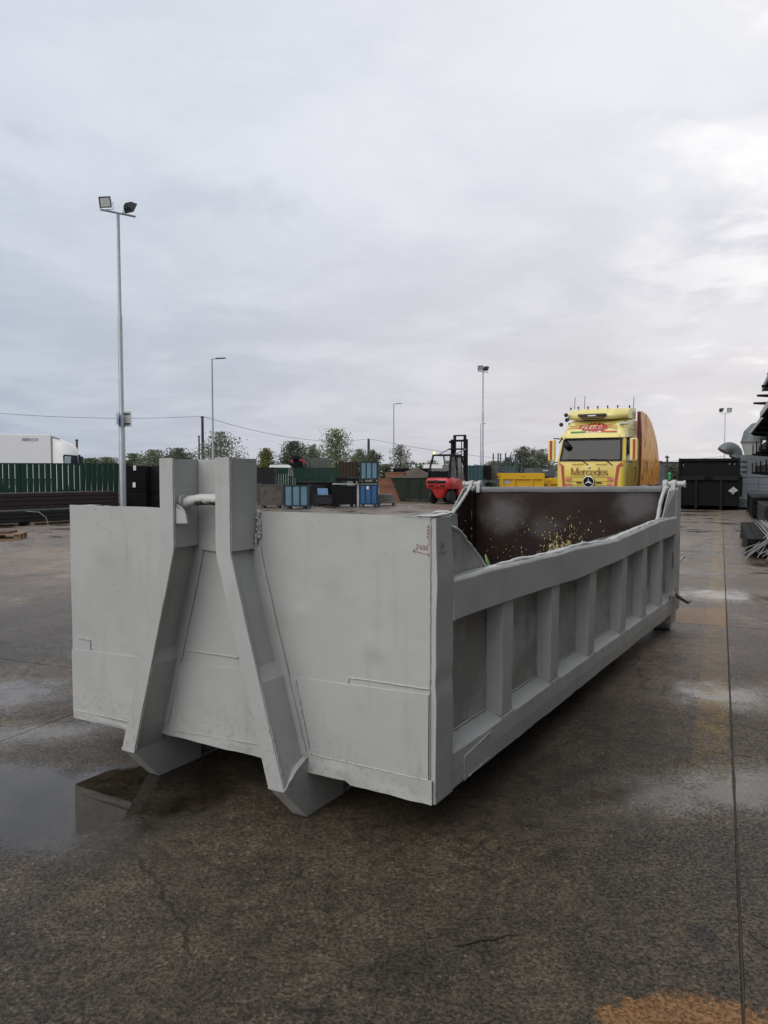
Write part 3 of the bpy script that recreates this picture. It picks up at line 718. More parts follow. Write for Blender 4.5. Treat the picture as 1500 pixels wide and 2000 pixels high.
ink([[(.018, 1.313), (.055, 1.312), (.093, 1.312)], [(.032, 1.320), (.018, 1.313), (.032, 1.306)]], .0010, 'marker_line', 'y')
ink(digits('50', (.030, 1.328), (1, 0), (0, 1), .028), .0010, 'marker_number', 'y')
ink([[(1.13, 1.452), (1.131, 1.437), (1.120, 1.434), (1.115, 1.45)]], .0009)

# things lying in or on the container
LEAF1 = mat('fresh_leaf', (.16, .27, .07), .6)
lf = MB().sheet(lambda s, q: (.89 + .034 * (s - .5) * math.sin(math.pi * min(.98, q + .08)), .125 + .03 * q + .02 * (s - .5) ** 2, 1.165 + .06 * q - .03 * abs(s - .5)), 4, 6).build('leaf', LEAF1)
lf.matrix_world = Matrix.Translation((.226, 3.352, 0)) @ Matrix.Rotation(R(90) - CY, 4, 'Z'); tag(lf, 'bright green leaf caught inside the grey container below its torn front lip', 'leaf')
GRN = mat('green_plastic', (.03, .30, .13), .4)
p = Vector((.226, 3.352, 0)) + Matrix.Rotation(R(90) - CY, 3, 'Z') @ Vector((5.60, .10, 1.577))
gb = MB().lathe((0, 0, 0), 2, [(0, .010), (.004, .014), (.030, .012), (.036, .008), (.048, .016), (.066, .017), (.076, .010), (.08, .004)], 14).build('bottle', GRN); gb.location = p
tag(gb, 'tiny green plastic bottle standing on the right rear hinge of the grey container', 'bottle')

# ------------------------------------------------------------------ twigs on the concrete near the camera
TWIG = mat('wet_twig', (.018, .014, .011), .7)
for pts, lab in (([(892, 1850), (915, 1846), (940, 1838), (962, 1838), (990, 1829), (1012, 1828)], 'thin dark twig lying on the concrete in the foreground'),
                 ([(1460, 1818), (1472, 1834), (1486, 1846), (1510, 1858)], 'thin curved wire beside the joint at the right edge')):
    q = [gp(*p_) + Vector((0, 0, .005)) for p_ in pts]
    tag(MB().tube(q, [.0022, .003, .0035, .003, .0025, .0015][:len(q)], 6).build('twig', TWIG), lab, 'twig')

# ------------------------------------------------------------------ lamp posts
POLE = mat('galvanised_pole', (.30, .32, .34), .45, .4, col2=(.22, .23, .25), nscale=2)
LAMPB = mat('lamp_body', (.035, .038, .042), .5)
LENS = glass('lamp_lens', (.85, .88, .85))
REFL = mat('lamp_reflector', (.55, .58, .55), .25, .6)
def flood(parent, c, yaw, tilt, s=1.):
    """floodlight: housing, glass and stirrup"""
    M = Matrix.Translation(c) @ Matrix.Rotation(yaw, 4, 'Z') @ Matrix.Rotation(tilt, 4, 'X')
    b = MB(); b.hexa([(-.24 * s, -.06 * s, -.2 * s), (.24 * s, -.06 * s, -.2 * s), (.16 * s, .14 * s, -.13 * s), (-.16 * s, .14 * s, -.13 * s), (-.24 * s, -.06 * s, .2 * s), (.24 * s, -.06 * s, .2 * s), (.16 * s, .14 * s, .13 * s), (-.16 * s, .14 * s, .13 * s)])
    for i in range(5): b.box((-.15 + .07 * i) * s, (-.135 + .07 * i) * s, .1 * s, .18 * s, -.1 * s, .1 * s)
    for (x0, x1, z0, z1) in ((-.25, .25, .17, .21), (-.25, .25, -.21, -.17), (-.25, -.21, -.17, .17), (.21, .25, -.17, .17)): b.box(x0 * s, x1 * s, -.085 * s, -.061 * s, z0 * s, z1 * s)
    o = b.build('floodlight', LAMPB, parent); o.matrix_local = M
    MB().box(-.205 * s, .205 * s, -.066 * s, -.062 * s, -.165 * s, .165 * s).build('reflector', REFL, o)
    MB().tube([(-.27 * s, .02 * s, .0), (-.27 * s, .02 * s, -.27 * s), (.27 * s, .02 * s, -.27 * s), (.27 * s, .02 * s, 0)], .012 * s, 6).build('stirrup', LAMPB, o)
def mast(px, Y, H, label, heads, arm_yaw=0., arm=.55, s=1.):
    x = (px - 750) / FOC * Y
    t = thing('floodlight_mast', label, 'lamp post', (x, Y, 0), 0, 'floodlight masts in the yard')
    pr = [(0, .115), (3.6, .110), (3.62, .088), (7.2, .083), (7.22, .064), (H - .05, .052), (H, .05)]
    MB().lathe((0, 0, 0), 2, pr, 14).build('pole', POLE, t)
    MB().box(-.2, .2, -.2, .2, 0, .02).build('base_plate', POLE, t)
    d = Vector((math.cos(arm_yaw), math.sin(arm_yaw), 0))
    MB().tube([d * -arm + Vector((0, 0, H + .03)), d * arm + Vector((0, 0, H + .03))], .035, 8).build('cross_arm', POLE, t)
    for (off, yaw, tilt) in heads: flood(t, d * off + Vector((0, 0, H + .36 * s)), yaw, tilt, s)
    return t
m1 = mast(240, 28., 10.72, 'tall near floodlight mast with parking sign beside the green fence', [(-.42, R(-8), R(14)), (.42, R(150), R(28))], R(38), .62, .88)
m2 = mast(942, 72., 10.75, 'floodlight mast rising right behind the red forklift', [(-.3, R(-10), R(12)), (.35, R(140), R(30))], R(35), .6, 1.0)
m3 = mast(1413, 126., 11.0, 'distant floodlight mast above the dark container on the right', [(-.62, R(100), R(25)), (.62, R(0), R(5))], 0, .8, 1.5)
# parking sign on the near mast
SIGNB = mat('sign_blue', (.05, .16, .42), .4); SIGNW = mat('sign_white', (.75, .76, .76), .45); SIGNBK = mat('sign_back', (.42, .43, .42), .5, .3)
sg = thing('parking_sign', 'small blue and white parking sign clamped to the near floodlight mast', 'sign', (m1.location.x, 28., 3.55), R(-62))
MB().box(-.24, .24, -.150, -.145, -.24, .24).build('plate', SIGNB, sg)
def letter_strokes(b, strokes, th, place):
    for s_ in strokes:
        for a, c_ in zip(s_, s_[1:]):
            a, c_ = Vector(a), Vector(c_); d = (c_ - a); L = d.length
            if L == 0: continue
            d /= L; n_ = Vector((-d.y, d.x)); w0 = th(a, c_) if callable(th) else th
            q = [a - d * w0 * .45 - n_ * w0 / 2, c_ + d * w0 * .45 - n_ * w0 / 2, c_ + d * w0 * .45 + n_ * w0 / 2, a - d * w0 * .45 + n_ * w0 / 2]
            b.add([place(p_.x, p_.y, 0) for p_ in q] + [place(p_.x, p_.y, .006) for p_ in q], [(3, 2, 1, 0), (4, 5, 6, 7), (0, 1, 5, 4), (1, 2, 6, 5), (2, 3, 7, 6), (3, 0, 4, 7)])
b = MB(); letter_strokes(b, [[(-.08, -.17), (-.08, .17), (.05, .17), (.11, .1), (.05, .01), (-.08, .01)]], .06, lambda x, z, e: (x, -.151 - e, z)); b.build('letter', SIGNW, sg)
b = MB()
for x0, x1, z0, z1 in ((-.24, .24, .21, .24), (-.24, .24, -.24, -.21), (-.24, -.21, -.21, .21), (.21, .24, -.21, .21)): b.box(x0, x1, -.153, -.1505, z0, z1)
b.build('border', SIGNW, sg)
sg2 = thing('sign_plate', 'pale sign seen from behind on the right of the near floodlight mast', 'sign', (m1.location.x + .2, 28., 3.53), R(-20))
MB().box(-.10, .20, -.03, -.024, -.27, .27).build('plate', SIGNBK, sg2)
for z in (-.19, .16): MB().box(-.16, .14, -.05, -.031, z, z + .05).build('clamp', STEEL_DARK, sg2)

def street_lamp(px, ytop, Y, label):
    x = (px - 750) / FOC * Y; H = at(px, ytop, Y).z
    t = thing('street_lamp', label, 'street lamp', (x, Y, 0), 0, 'thin street lamps beyond the yard')
    MB().lathe((0, 0, 0), 2, [(0, .10), (H * .35, .085), (H * .36, .065), (H, .045)], 10).build('pole', POLE, t)
    MB().tube([(0, 0, H - .02), (.15, 0, H + .01), (.3, 0, H + .02)], .03, 6).build('arm', POLE, t)
    b = MB(); b.hexa([(.25, -.1, H - .01), (.88, -.12, H + .03), (.88, .12, H + .03), (.25, .1, H - .01), (.25, -.06, H + .06), (.86, -.08, H + .085), (.86, .08, H + .085), (.25, .06, H + .06)]); b.build('lamp_head', STEEL_DARK, t, .01)
street_lamp(417, 701, 51., 'thin single-arm street lamp behind the hook arms, nearest of its kind')
street_lamp(769, 789, 86., 'thin single-arm street lamp behind the orange steel boxes')
street_lamp(938, 828, 122., 'faint small street lamp just left of the mast behind the forklift')

# ------------------------------------------------------------------ poles and wires
POLEW = mat('dark_wood_pole', (.05, .045, .042), .9)
def wood_pole(px, ytop, Y, label, r=.13):
    x = (px - 750) / FOC * Y; H = at(px, ytop, Y).z
    t = thing('utility_pole', label, 'utility pole', (x, Y, 0), 0, 'utility poles')
    MB().lathe((0, 0, 0), 2, [(0, r * 1.2), (H, r * .85)], 10).build('pole', POLEW, t)
    MB().cyl((-.2, 0, H - .15), 0, .04, 0, .4, 8).build('crossbar', POLEW, t)
    MB().lathe((-.15, 0, H - .14), 2, [(0, .05), (.1, .06), (.16, .03)], 8).build('insulator', SIGNBK, t)
    return Vector((x, Y, H))
pA = wood_pole(397, 813, 91., 'dark utility pole carrying the wire, left of the tree behind the hook arms', .17)
wood_pole(390, 851, 110., 'short thin utility pole close beside the taller one', .12)
wood_pole(152, 858, 90., 'thin dark pole behind the white lorry cab', .14)
pB = wood_pole(720, 857, 150., 'distant utility pole behind the stacked blue crates', .26)
wood_pole(1302, 890, 70., 'thin grey post right of the yellow lorry', .10)
WIRE = mat('wire', (.03, .03, .032), .6)
def wire(a, c_, sag, label, r=.022):
    n = 24; pts = [a.lerp(c_, i / n) + Vector((0, 0, -sag * 4 * (i / n) * (1 - i / n))) for i in range(n + 1)]
    tag(MB().tube(pts, r, 5).build('overhead_wire', WIRE), label, 'wire')
wire(at(-320, 770, 75.), pA, 1.0, 'overhead wire sagging across the sky from the left edge to the dark pole')
wire(pA, pB, 1.4, 'overhead wire between the two dark utility poles', .026)
wire(pB, at(1420, 890, 170.), 3.0, 'overhead wire running right from the distant pole behind the forklift mast', .03)

# ------------------------------------------------------------------ green fences
GREENP = mat('green_fence_paint', (.006, .032, .022), .5, col2=(.010, .045, .032), nscale=1.5, spec=.3)
def fence(p0, p1, H, pitch, label, wid, z0=.08, posts=3.):
    p0, p1 = Vector(p0), Vector(p1); d = (p1 - p0); L = d.length; a = math.atan2(d.y, d.x)
    t = thing('slat_fence', label, 'fence', (p0.x, p0.y, 0), a)
    b = MB(); rs = [[(-wid / 2, -.012, z), (-wid / 3, -.03, z), (wid / 3, -.03, z), (wid / 2, -.012, z), (wid / 2, 0, z), (-wid / 2, 0, z)] for z in (z0, H - .03)]
    b.rings(rs, True, False); me = b.mesh('slat', GREENP)
    n = int(L / pitch)
    for i in range(n): link('slat', me, t, (pitch * (i + .5), 0, rng.uniform(-.01, .01)))
    MB().box(0, L, -.01, .035, H - .05, H).build('rail', GREENP, t); MB().box(0, L, .001, .035, .35, .41).build('rail', GREENP, t)
    pm = MB().box(-.04, .04, .036, .11, 0, H).mesh('post', GREENP)
    for i in range(int(L / posts) + 1): link('post', pm, t, (min(L - .05, .05 + i * posts), 0, 0))
    return t
fence((-16.2, 27.6), (-9.95, 31.0), 1.98, .205, 'dark green slat fence in front of the white lorry', .188)
fb = fence((-10.9, 66.), (-3.2, 69.), 2.0, .205, 'dark green slat fence far behind the blue crates', .185)
fn = thing('number_sign', 'small grey sign reading 17 on the far green fence', 'sign', (at(565, 922, 65.).x, 65.9, at(565, 922, 66.).z), R(15))
MB().box(-.21, .21, -.01, .0, -.29, .29).build('plate', mat('dirty_sign', (.22, .22, .20), .6), fn)
b = MB(); letter_strokes(b, [[(-.14, .14), (-.09, .2), (-.09, -.2)], [(-.02, .2), (.15, .2), (.05, -.2)]], .06, lambda x, z, e: (x, -.011 - e, z)); b.build('number', STEEL_BLACK, fn)

# ------------------------------------------------------------------ white lorry beyond the fence
WGLS = mat('dark_glass', (.02, .03, .035), .08, spec=.8)
wl = thing('white_lorry', 'white refrigerated lorry behind the dark green fence', 'lorry', (at(158, 900, 50.).x, 50., 0), R(22))
MB().box(-14.5, -1.72, -1.25, 1.25, 1.15, 3.93).build('trailer_body', WHITE, wl, .04)
MB().box(-14.5, -1.74, -1.27, -1.25, 1.12, 1.22).build('side_rail', STEEL_DARK, wl)
rs = []
for (z, x1) in ((.55, .02), (1.3, .06), (1.95, .05), (2.75, -.10), (3.15, -.22), (3.45, -.6), (3.68, -1.2)):
    rs.append([(-1.62, -1.22, z), (x1 - .25, -1.22, z), (x1 - .06, -1.1, z), (x1, -.8, z), (x1, .8, z), (x1 - .06, 1.1, z), (x1 - .25, 1.22, z), (-1.62, 1.22, z)])
cabw = MB().rings(rs, True, True).build('cab', WHITE, wl)
MB().prism([(-1.02, 2.08), (-.22, 2.08), (-.16, 2.2), (-.22, 2.66), (-1.0, 2.72), (-1.05, 2.6)], 1, -1.24, -1.221).build('side_window', WGLS, cabw)
MB().prism([(-.12, 2.05), (.075, 2.05), (-.04, 2.72), (-.16, 2.70)], 1, -1.16, 1.16).build('windscreen', WGLS, cabw)
MB().prism([(-.98, 2.12), (-.62, 2.1), (-.58, 2.6), (-.95, 2.62)], 1, -1.246, -1.2405).build('quarter_light', mat('pale_glass', (.35, .42, .44), .2), cabw)
MB().box(-.02, .12, -1.42, -1.25, 2.0, 2.6).build('mirror', STEEL_DARK, cabw, .03)
MB().prism([(-1.72, 1.2), (-1.5, 1.2), (-1.38, 2.2), (-1.36, 3.2), (-1.2, 3.7), (-1.72, 3.86)], 1, -1.2, -1.16).build('side_deflector', mat('pale_grey_panel', (.30, .31, .31), .5), cabw)
MB().box(-1.735, -1.63, -1.1, 1.1, 1.2, 3.7).build('gap_shade_strip', STEEL_DARK, wl)  # dark strip that paints in the shade of the gap between trailer and cab
MB().box(-3.35, -2.45, -1.262, -1.2505, 3.52, 3.70).build('logo_panel', mat('grey_print', (.22, .22, .22), .6, col2=(.6, .6, .6), nscale=6, namt=.9), wl)
for x in (-13.2, -12., -10.8, -4.6, -.75):
    wh = MB().lathe((x, -1.22, .5), 1, [(0, .3), (.02, .5), (.3, .5), (.32, .3)], 20).build('wheel', RUBBER, wl)

# ------------------------------------------------------------------ pipes, pallets and stacks on the left
PIPE_B = mat('brown_black_tube', (.032, .023, .022), .5, col2=(.048, .034, .030), nscale=2, spec=.3)
PIPE_D = mat('dark_tube', (.012, .0125, .0125), .5, col2=(.024, .023, .022), nscale=2, spec=.3)
STRAP = mat('pale_strap', (.38, .39, .38), .7)
def tube_pack(name, label, cat, loc, rz, L, rows, cols, s, m_, group=None, strap_at=(), timber=True, rnd_=.0):
    t = thing(name, label, cat, loc, rz, group)
    z0 = .09 if timber else 0.
    me = MB().box(-L / 2, L / 2, 0, s * .96, 0, s * .95).mesh('tube', m_, s * .12, 1)
    for r_ in range(rows):
        for c_ in range(cols): link('tube', me, t, (rng.uniform(-rnd_, rnd_), c_ * s, z0 + r_ * s))
    if timber:
        tm = MB().box(-.05, .05, -.05, cols * s + .05, 0, .088).mesh('bearer', WOOD)
        for k in (-.42, -.14, .14, .42): link('bearer', tm, t, (k * L, 0, 0))
    for k in strap_at:
        MB().tube([(k, -.012, z0), (k, -.012, z0 + rows * s + .008), (k + .01, cols * s + .01, z0 + rows * s + .008), (k + .01, cols * s + .01, z0)], .009, 4).build('strap', STEEL_DARK, t)
    return t
pc = gp(60, 1030); rz = math.atan2(gp(143, 1026).y - gp(0, 1034).y, gp(143, 1026).x - gp(0, 1034).x)
tube_pack('tube_bundle', 'low dark bundle of steel tubes on timbers along the left edge', 'steel bundle', (pc.x - 1.2, pc.y, 0), rz, 9., 3, 7, .125, PIPE_D, 'tube bundles on the left', (-2., 2.))
tube_pack('tube_bundle', 'brown-black bundle of steel tubes stacked behind the low dark bundle', 'steel bundle', (pc.x - 2.5, pc.y + 1.25, 0), rz, 10.4, 6, 6, .145, PIPE_B, 'tube bundles on the left', (-3.2, -2.9, .9, 1.25, 4.3))
st = MB().tube([Vector((pc.x - .12, pc.y - .03, .48)), Vector((pc.x + .28, pc.y - .05, .46)), Vector((pc.x + .50, pc.y - .08, .30)), Vector((pc.x + .58, pc.y - .12, .06)), Vector((pc.x + .50, pc.y - .2, .022)), Vector((pc.x - .1, pc.y - .22, .02))], .006, 5).build('loose_strap', STRAP)
tag(st, 'loose white strap hanging off the low dark tube bundle', 'strap')
# pallet at the left edge
pl_ = gp(0, 1055)
pt = thing('pallet', 'small wooden pallet on the ground at the left edge', 'pallet', (pl_.x - .15, pl_.y, 0), R(12))
for k in range(6): MB().box(-.58, .58, .0 + k * .15, .1 + k * .15, .118, .14).build('board', WOOD, pt)
for k in range(3): MB().box(-.58, .58, .05 + k * .33, .15 + k * .33, .0, .022).build('board', WOOD, pt)
for i in range(3):
    for k in range(3): MB().box(-.58 + i * .51, -.44 + i * .51, .05 + k * .33, .15 + k * .33, .0225, .1175).build('block', WOOD, pt)
for k in range(4):
    tag(MB().box(-.45, .32 + .05 * k, .1 + k * .17, .24 + k * .17, 0, .05).build('plank', mat('brown_plank', (.09, .045, .03), .7), None, .004), ['front', 'second', 'third', 'rear'][k] + ' loose brown plank lying on the wooden pallet', 'plank')
    o = bpy.data.objects[-1] if False else None
for k, o in enumerate([o for o in COL.objects if o.name.startswith('plank')]):
    o.location = (pl_.x - .15, pl_.y, .141 + (.0 if k != 1 else .0)); o.rotation_euler = (0, 0, R(12 + 3 * k))
# dark stacks behind the lamp mast
BOXD = mat('dark_board', (.013, .0135, .015), .7, col2=(.022, .022, .024), nscale=3, spec=.2)
def layered_stack(name, label, cat, loc, rz, w_, d_, layers, m_, group=None, gap=.012, tier=0):
    t = thing(name, label, cat, loc, rz, group); z = 0.
    for i, h_ in enumerate(layers):
        MB().box(-w_ / 2 + rng.uniform(-.012, .012), w_ / 2 + rng.uniform(-.012, .012), 0, d_, z, z + h_ - gap).build('layer', m_, t, .006, 1); z += h_
    return t
Yk = 29.5
a = at(287, 910, Yk)
layered_stack('panel_stack', 'black stack of crates with a small white tag beside the near mast', 'stack', (at(262, 910, Yk - .6).x, Yk - .6, 0), R(0), .82, 1.1, [.12, .8, .10, .86], STEEL_BLACK, 'dark stacks behind the hook arms')
layered_stack('panel_stack', 'dark grey block stack in tiers behind the left hook arm', 'stack', (at(318, 910, Yk).x, Yk, 0), R(0), .95, 1.2, [.1, .36, .36, .06, .42, .42, .16], BOXD, 'dark stacks behind the hook arms')
for px, y in ((263, 914), (262, 947)):
    q = at(px, y, Yk - .62); tag(MB().box(q.x - .05, q.x + .05, Yk - .625, Yk - .618, q.z - .09, q.z + .09).build('paper_tag', SIGNW), ('upper' if y < 930 else 'lower') + ' white paper tag on the black crate stack by the mast', 'tag', 'paper tags')

# ------------------------------------------------------------------ steel crates in the middle distance
BLUE_L = mat('faded_blue_paint', (.12, .225, .29), .55, col2=(.055, .115, .16), nscale=3, rust=(.045, .035, .03), rust_amt=.06, rscale=4)
BLUE_S = mat('strong_blue_paint', (.025, .105, .24), .5, col2=(.02, .08, .19), nscale=3, rust=(.04, .035, .03), rust_amt=.02, rscale=5)
RUSTG = mat('rusty_grey_steel', (.095, .088, .078), .7, col2=(.05, .045, .04), nscale=3, rust=(.06, .036, .024), rust_amt=.12, rscale=3)
TEAL = mat('dark_teal_paint', (.020, .060, .070), .55, col2=(.035, .09, .10), nscale=3, rust=(.03, .03, .028), rust_amt=.06)
BLACKP = mat('black_crate', (.006, .0065, .007), .6, spec=.25)
BROWNP = mat('brown_crate', (.052, .038, .028), .8, col2=(.03, .022, .018), nscale=4, spec=.2)
def crate(label, px, ybase, w_, h_, m_, Y=None, z=None, d_=.9, ribs=3, rz=0., frame=None, feet=True, group='steel crates in the middle distance', name='steel_crate', open_=True):
    fr = frame or m_
    if Y is None: q = gp(px, ybase); Y = q.y; x = q.x; zz = 0. if z is None else z
    else: q = at(px, ybase, Y); x = q.x; zz = q.z if z is None else z
    t = thing(name, label, 'crate', (x, Y, zz), rz, group)
    f0 = .1 if feet else 0.
    b = MB(); e = .012
    b.box(-w_ / 2 + .04, w_ / 2 - .04, .03, .03 + e, f0, h_ - .05); b.box(-w_ / 2 + .04, w_ / 2 - .04, d_ - .03 - e, d_ - .03, f0, h_ - .05)
    b.box(-w_ / 2 + .03, -w_ / 2 + .03 + e, .03, d_ - .03, f0, h_ - .05); b.box(w_ / 2 - .03 - e, w_ / 2 - .03, .03, d_ - .03, f0, h_ - .05); b.box(-w_ / 2 + .03, w_ / 2 - .03, .03, d_ - .03, f0, f0 + e)
    b.build('walls', m_ if not ribs else fr, t)
    for sx in (-1, 1):
        for sy in (0, 1):
            x0 = sx * (w_ / 2 - .025); y0 = .025 + sy * (d_ - .05)
            MB().box(x0 - .025, x0 + .025, y0 - .025, y0 + .025, 0, h_ + .04).build('corner_post', fr, t)
    for zz_ in (f0, h_ - .06):
        MB().box(-w_ / 2 + .05, w_ / 2 - .05, .001, .035, zz_, zz_ + .06).build('rail', fr, t); MB().box(-w_ / 2 + .001, -w_ / 2 + .035, .05, d_ - .05, zz_, zz_ + .06).build('rail', fr, t)
        MB().box(w_ / 2 - .035, w_ / 2 - .001, .05, d_ - .05, zz_, zz_ + .06).build('rail', fr, t)
    if ribs:
        gap = (w_ - .1) / ribs
        for k in range(ribs):
            c_ = -w_ / 2 + .05 + gap * (k + .5)
            MB().hexa([(c_ - gap * .40, .031, f0 + .07), (c_ + gap * .40, .031, f0 + .07), (c_ + gap * .28, .002, f0 + .07), (c_ - gap * .28, .002, f0 + .07), (c_ - gap * .40, .031, h_ - .07), (c_ + gap * .40, .031, h_ - .07), (c_ + gap * .28, .002, h_ - .07), (c_ - gap * .28, .002, h_ - .07)]).build('rib', m_, t)
    if feet:
        for sx in (-.3, .3): MB().box(sx * w_ - .06, sx * w_ + .06, .02, d_ - .02, .0, .099).build('foot', fr, t)
    return t
crate('rusty grey steel bin with dark streaks beside the light blue crate', 527, 992, 1.12, 1.08, RUSTG, ribs=0, frame=RUSTG)
crate('light blue ribbed steel crate on the ground right of the hook arms', 579, 994, 1.14, 1.06, BLUE_L, frame=mat('blue_dark_frame', (.016, .026, .034), .6))
crate('strong blue ribbed steel crate at the bottom of the tall stack', 720, 990, .92, 1.06, BLUE_S, ribs=3, z=0., frame=mat('blue_shadow_frame', (.010, .035, .075), .6))
Yb = gp(720, 990).y
crate('pale blue ribbed steel crate on top of the strong blue crate', 721, 940, .88, .95, BLUE_L, Y=Yb + .02, z=1.18, ribs=3, frame=mat('blue_dark_frame2', (.012, .028, .034), .6))
tag(MB().box(at(720, 945, Yb).x - .45, at(720, 945, Yb).x + .45, Yb, Yb + .85, 1.11, 1.175).build('spacer_board', BLACKP, None, .01), 'thin dark board between the two stacked blue crates', 'board')
lb = at(718, 952, Yb - .005); tag(MB().box(lb.x - .05, lb.x + .05, Yb - .012, Yb - .001, lb.z - .09, lb.z + .06).build('paper_label', SIGNW), 'white paper label on the strong blue crate', 'label')
crate('black ribbed steel crate left of the strong blue crate', 672, 990, 1.15, 1.0, BLACKP, ribs=9, z=0.)
tag(MB().box(at(672, 990, Yb).x - .55, at(672, 990, Yb).x + .5, Yb + .02, Yb + .95, 1.05, 1.10).build('spacer_board', SIGNBK, None, .01), 'pale board on top of the black ribbed crate', 'board')
crate('low black pallet box carrying the brown crate', 678, 935, 1.08, .26, BLACKP, Y=Yb + .1, z=1.105, ribs=0, feet=True)
crate('brown crate with worn panels at the top of the stack beside the pale blue crate', 680, 925, .86, .74, BROWNP, Y=Yb + .15, z=1.375, ribs=5, feet=False)
crate('low dark open bin on the ground holding a blue sheet', 632, 989, .98, .55, mat('dark_blue_grey', (.018, .022, .028), .6), ribs=0, z=0.)
q = gp(632, 989)
bt = MB().sheet(lambda s, t_: (q.x - .28 + s * .5 - .05 * t_, q.y + .1 + .3 * t_, .50 + .36 * t_ + .03 * nz(s * 4, t_ * 4)), 8, 6).build('blue_sheet', mat('blue_tarp', (.07, .16, .30), .5)); tag(bt, 'crumpled blue plastic sheet sticking out of the low dark bin', 'sheet')
layered_stack('board_stack', 'dark stack of boards between the light blue crate and the low bin', 'stack', (gp(608, 988).x + .1, gp(608, 988).y + .6, 0), 0, 1.0, .9, [.3, .28, .3, .1], BOXD, 'dark stacks in the middle distance')
layered_stack('board_stack', 'long black stack of boards behind the low dark bin', 'stack', (at(622, 950, 39.).x, 39., 0), 0, 2.2, .9, [.25, .3, .3, .3], STEEL_BLACK, 'dark stacks in the middle distance')
layered_stack('board_stack', 'dark grey slab stack above the rusty bin right of the hook arms', 'stack', (at(516, 930, 42.).x, 42., 0), 0, 1.05, 1., [.3, .3, .3, .3, .25, .25, .2], BOXD, 'dark stacks in the middle distance')
# planks and orange boxes
PLK = mat('weathered_plank', (.20, .185, .175), .75, col2=(.13, .12, .115), nscale=6)
q = gp(757, 988); pk = thing('beam_bundle', 'bundle of weathered grey beams on bearers left of the forklift', 'beam bundle', (q.x, q.y, 0), R(6))
for r_ in range(3):
    for c_ in range(4): MB().box(-.62 + .03 * r_, .42 - .09 * r_ * (1 if c_ == 0 else .5), c_ * .2, c_ * .2 + .19, .12 + r_ * .15, .12 + r_ * .15 + .143).build('beam', PLK, pk, .01, 1)
for x in (-.45, .3): MB().box(x, x + .1, .02, .78, 0, .119).build('bearer', WOOD, pk)
ORB = mat('rust_orange_steel', (.20, .085, .045), .7, col2=(.14, .06, .035), nscale=3)
Yo = 44.
for px, y0, y1, w_, lab in ((758, 967, 949, 1.35, 'lowest of the three stacked rust-orange boxes'), (757, 948, 934.5, 1.45, 'middle of the three stacked rust-orange boxes'), (766, 933.5, 922, 1.05, 'topmost of the three stacked rust-orange boxes')):
    lo, hi = at(px, y0, Yo), at(px, y1, Yo); zl = max(0, lo.z) if y0 < 960 else 0.
    t = thing('steel_box', lab, 'box', (lo.x + .15, Yo, zl), R(-8), 'stacked rust-orange boxes'); h_ = hi.z - zl - .01
    MB().box(-w_ / 2, w_ / 2, 0, 1.0, 0, h_).build('body', ORB, t, .015); MB().box(-w_ / 2 - .02, w_ / 2 + .02, -.02, 1.02, h_ - .06, h_ + .004).build('rim', ORB, t)
# dark shed wall behind, skip with soil
lg = thing('flatbed_load', 'long dark flat load of slabs behind the green skip', 'slabs', (at(815, 920, 52.).x, 52., 0), 0)
MB().box(-1.6, 2.6, 0, 2.2, 1.35, 1.88).build('upper_slab', STEEL_BLACK, lg); MB().box(-1.5, -.15, .05, 2.1, .5, 1.348).build('lower_block', BOXD, lg); MB().box(.2, 2.5, .05, 2.1, .95, 1.348).build('lower_block', mat('grey_block', (.06, .062, .065), .7), lg); MB().box(-1.6, 2.6, 0, 2.2, 0, .499).build('plinth', STEEL_BLACK, lg); MB().box(.2, 2.5, .1, 2., .5, .949).build('lower_block', STEEL_BLACK, lg)
SKG = mat('dark_green_skip', (.009, .016, .008), .65, col2=(.018, .030, .014), nscale=2, rust=(.035, .03, .02), rust_amt=.1)
q = gp(812, 979)
sk = thing('soil_skip', 'dark green skip heaped with brown soil left of the forklift', 'skip', (q.x + .25, q.y, 0), R(-4))
b = MB(); b.hexa([(-1.15, 0, .08), (1.5, 0, .08), (1.5, 1.7, .08), (-1.15, 1.7, .08), (-1.62, -.1, 1.30), (1.62, -.1, 1.30), (1.62, 1.8, 1.30), (-1.62, 1.8, 1.30)]); b.build('tub', SKG, sk, .02)
MB().tube([(-1.64, -.12, 1.31), (1.64, -.12, 1.31), (1.64, 1.82, 1.31), (-1.64, 1.82, 1.31), (-1.64, -.12, 1.31)], .04, 6).build('rim', mat('skip_rim', (.06, .07, .05), .6), sk)
for x in (-.8, -.1, .6): MB().hexa([(x, -.03, .1), (x + .1, -.03, .1), (x + .1, .02, .1), (x, .02, .1), (x, -.14, 1.28), (x + .1, -.14, 1.28), (x + .1, -.06, 1.28), (x, -.06, 1.28)]).build('rib', SKG, sk)
SOIL = mat('brown_soil', (.085, .060, .050), .95, col2=(.05, .036, .03), nscale=8, bump=.6)
sh = MB().sheet(lambda s, t_: (q.x + .25 + (s - .5) * 3.1, q.y + t_ * 1.7, 1.26 + .62 * max(0, 1 - abs(s - .42) * 2.3) ** .8 * math.sin(math.pi * min(1, max(0, t_ * .9 + .05))) + .05 * nz(s * 9, t_ * 6)), 30, 14).build('soil_heap', SOIL); tag(sh, 'brown soil heap in the dark green skip', 'soil')
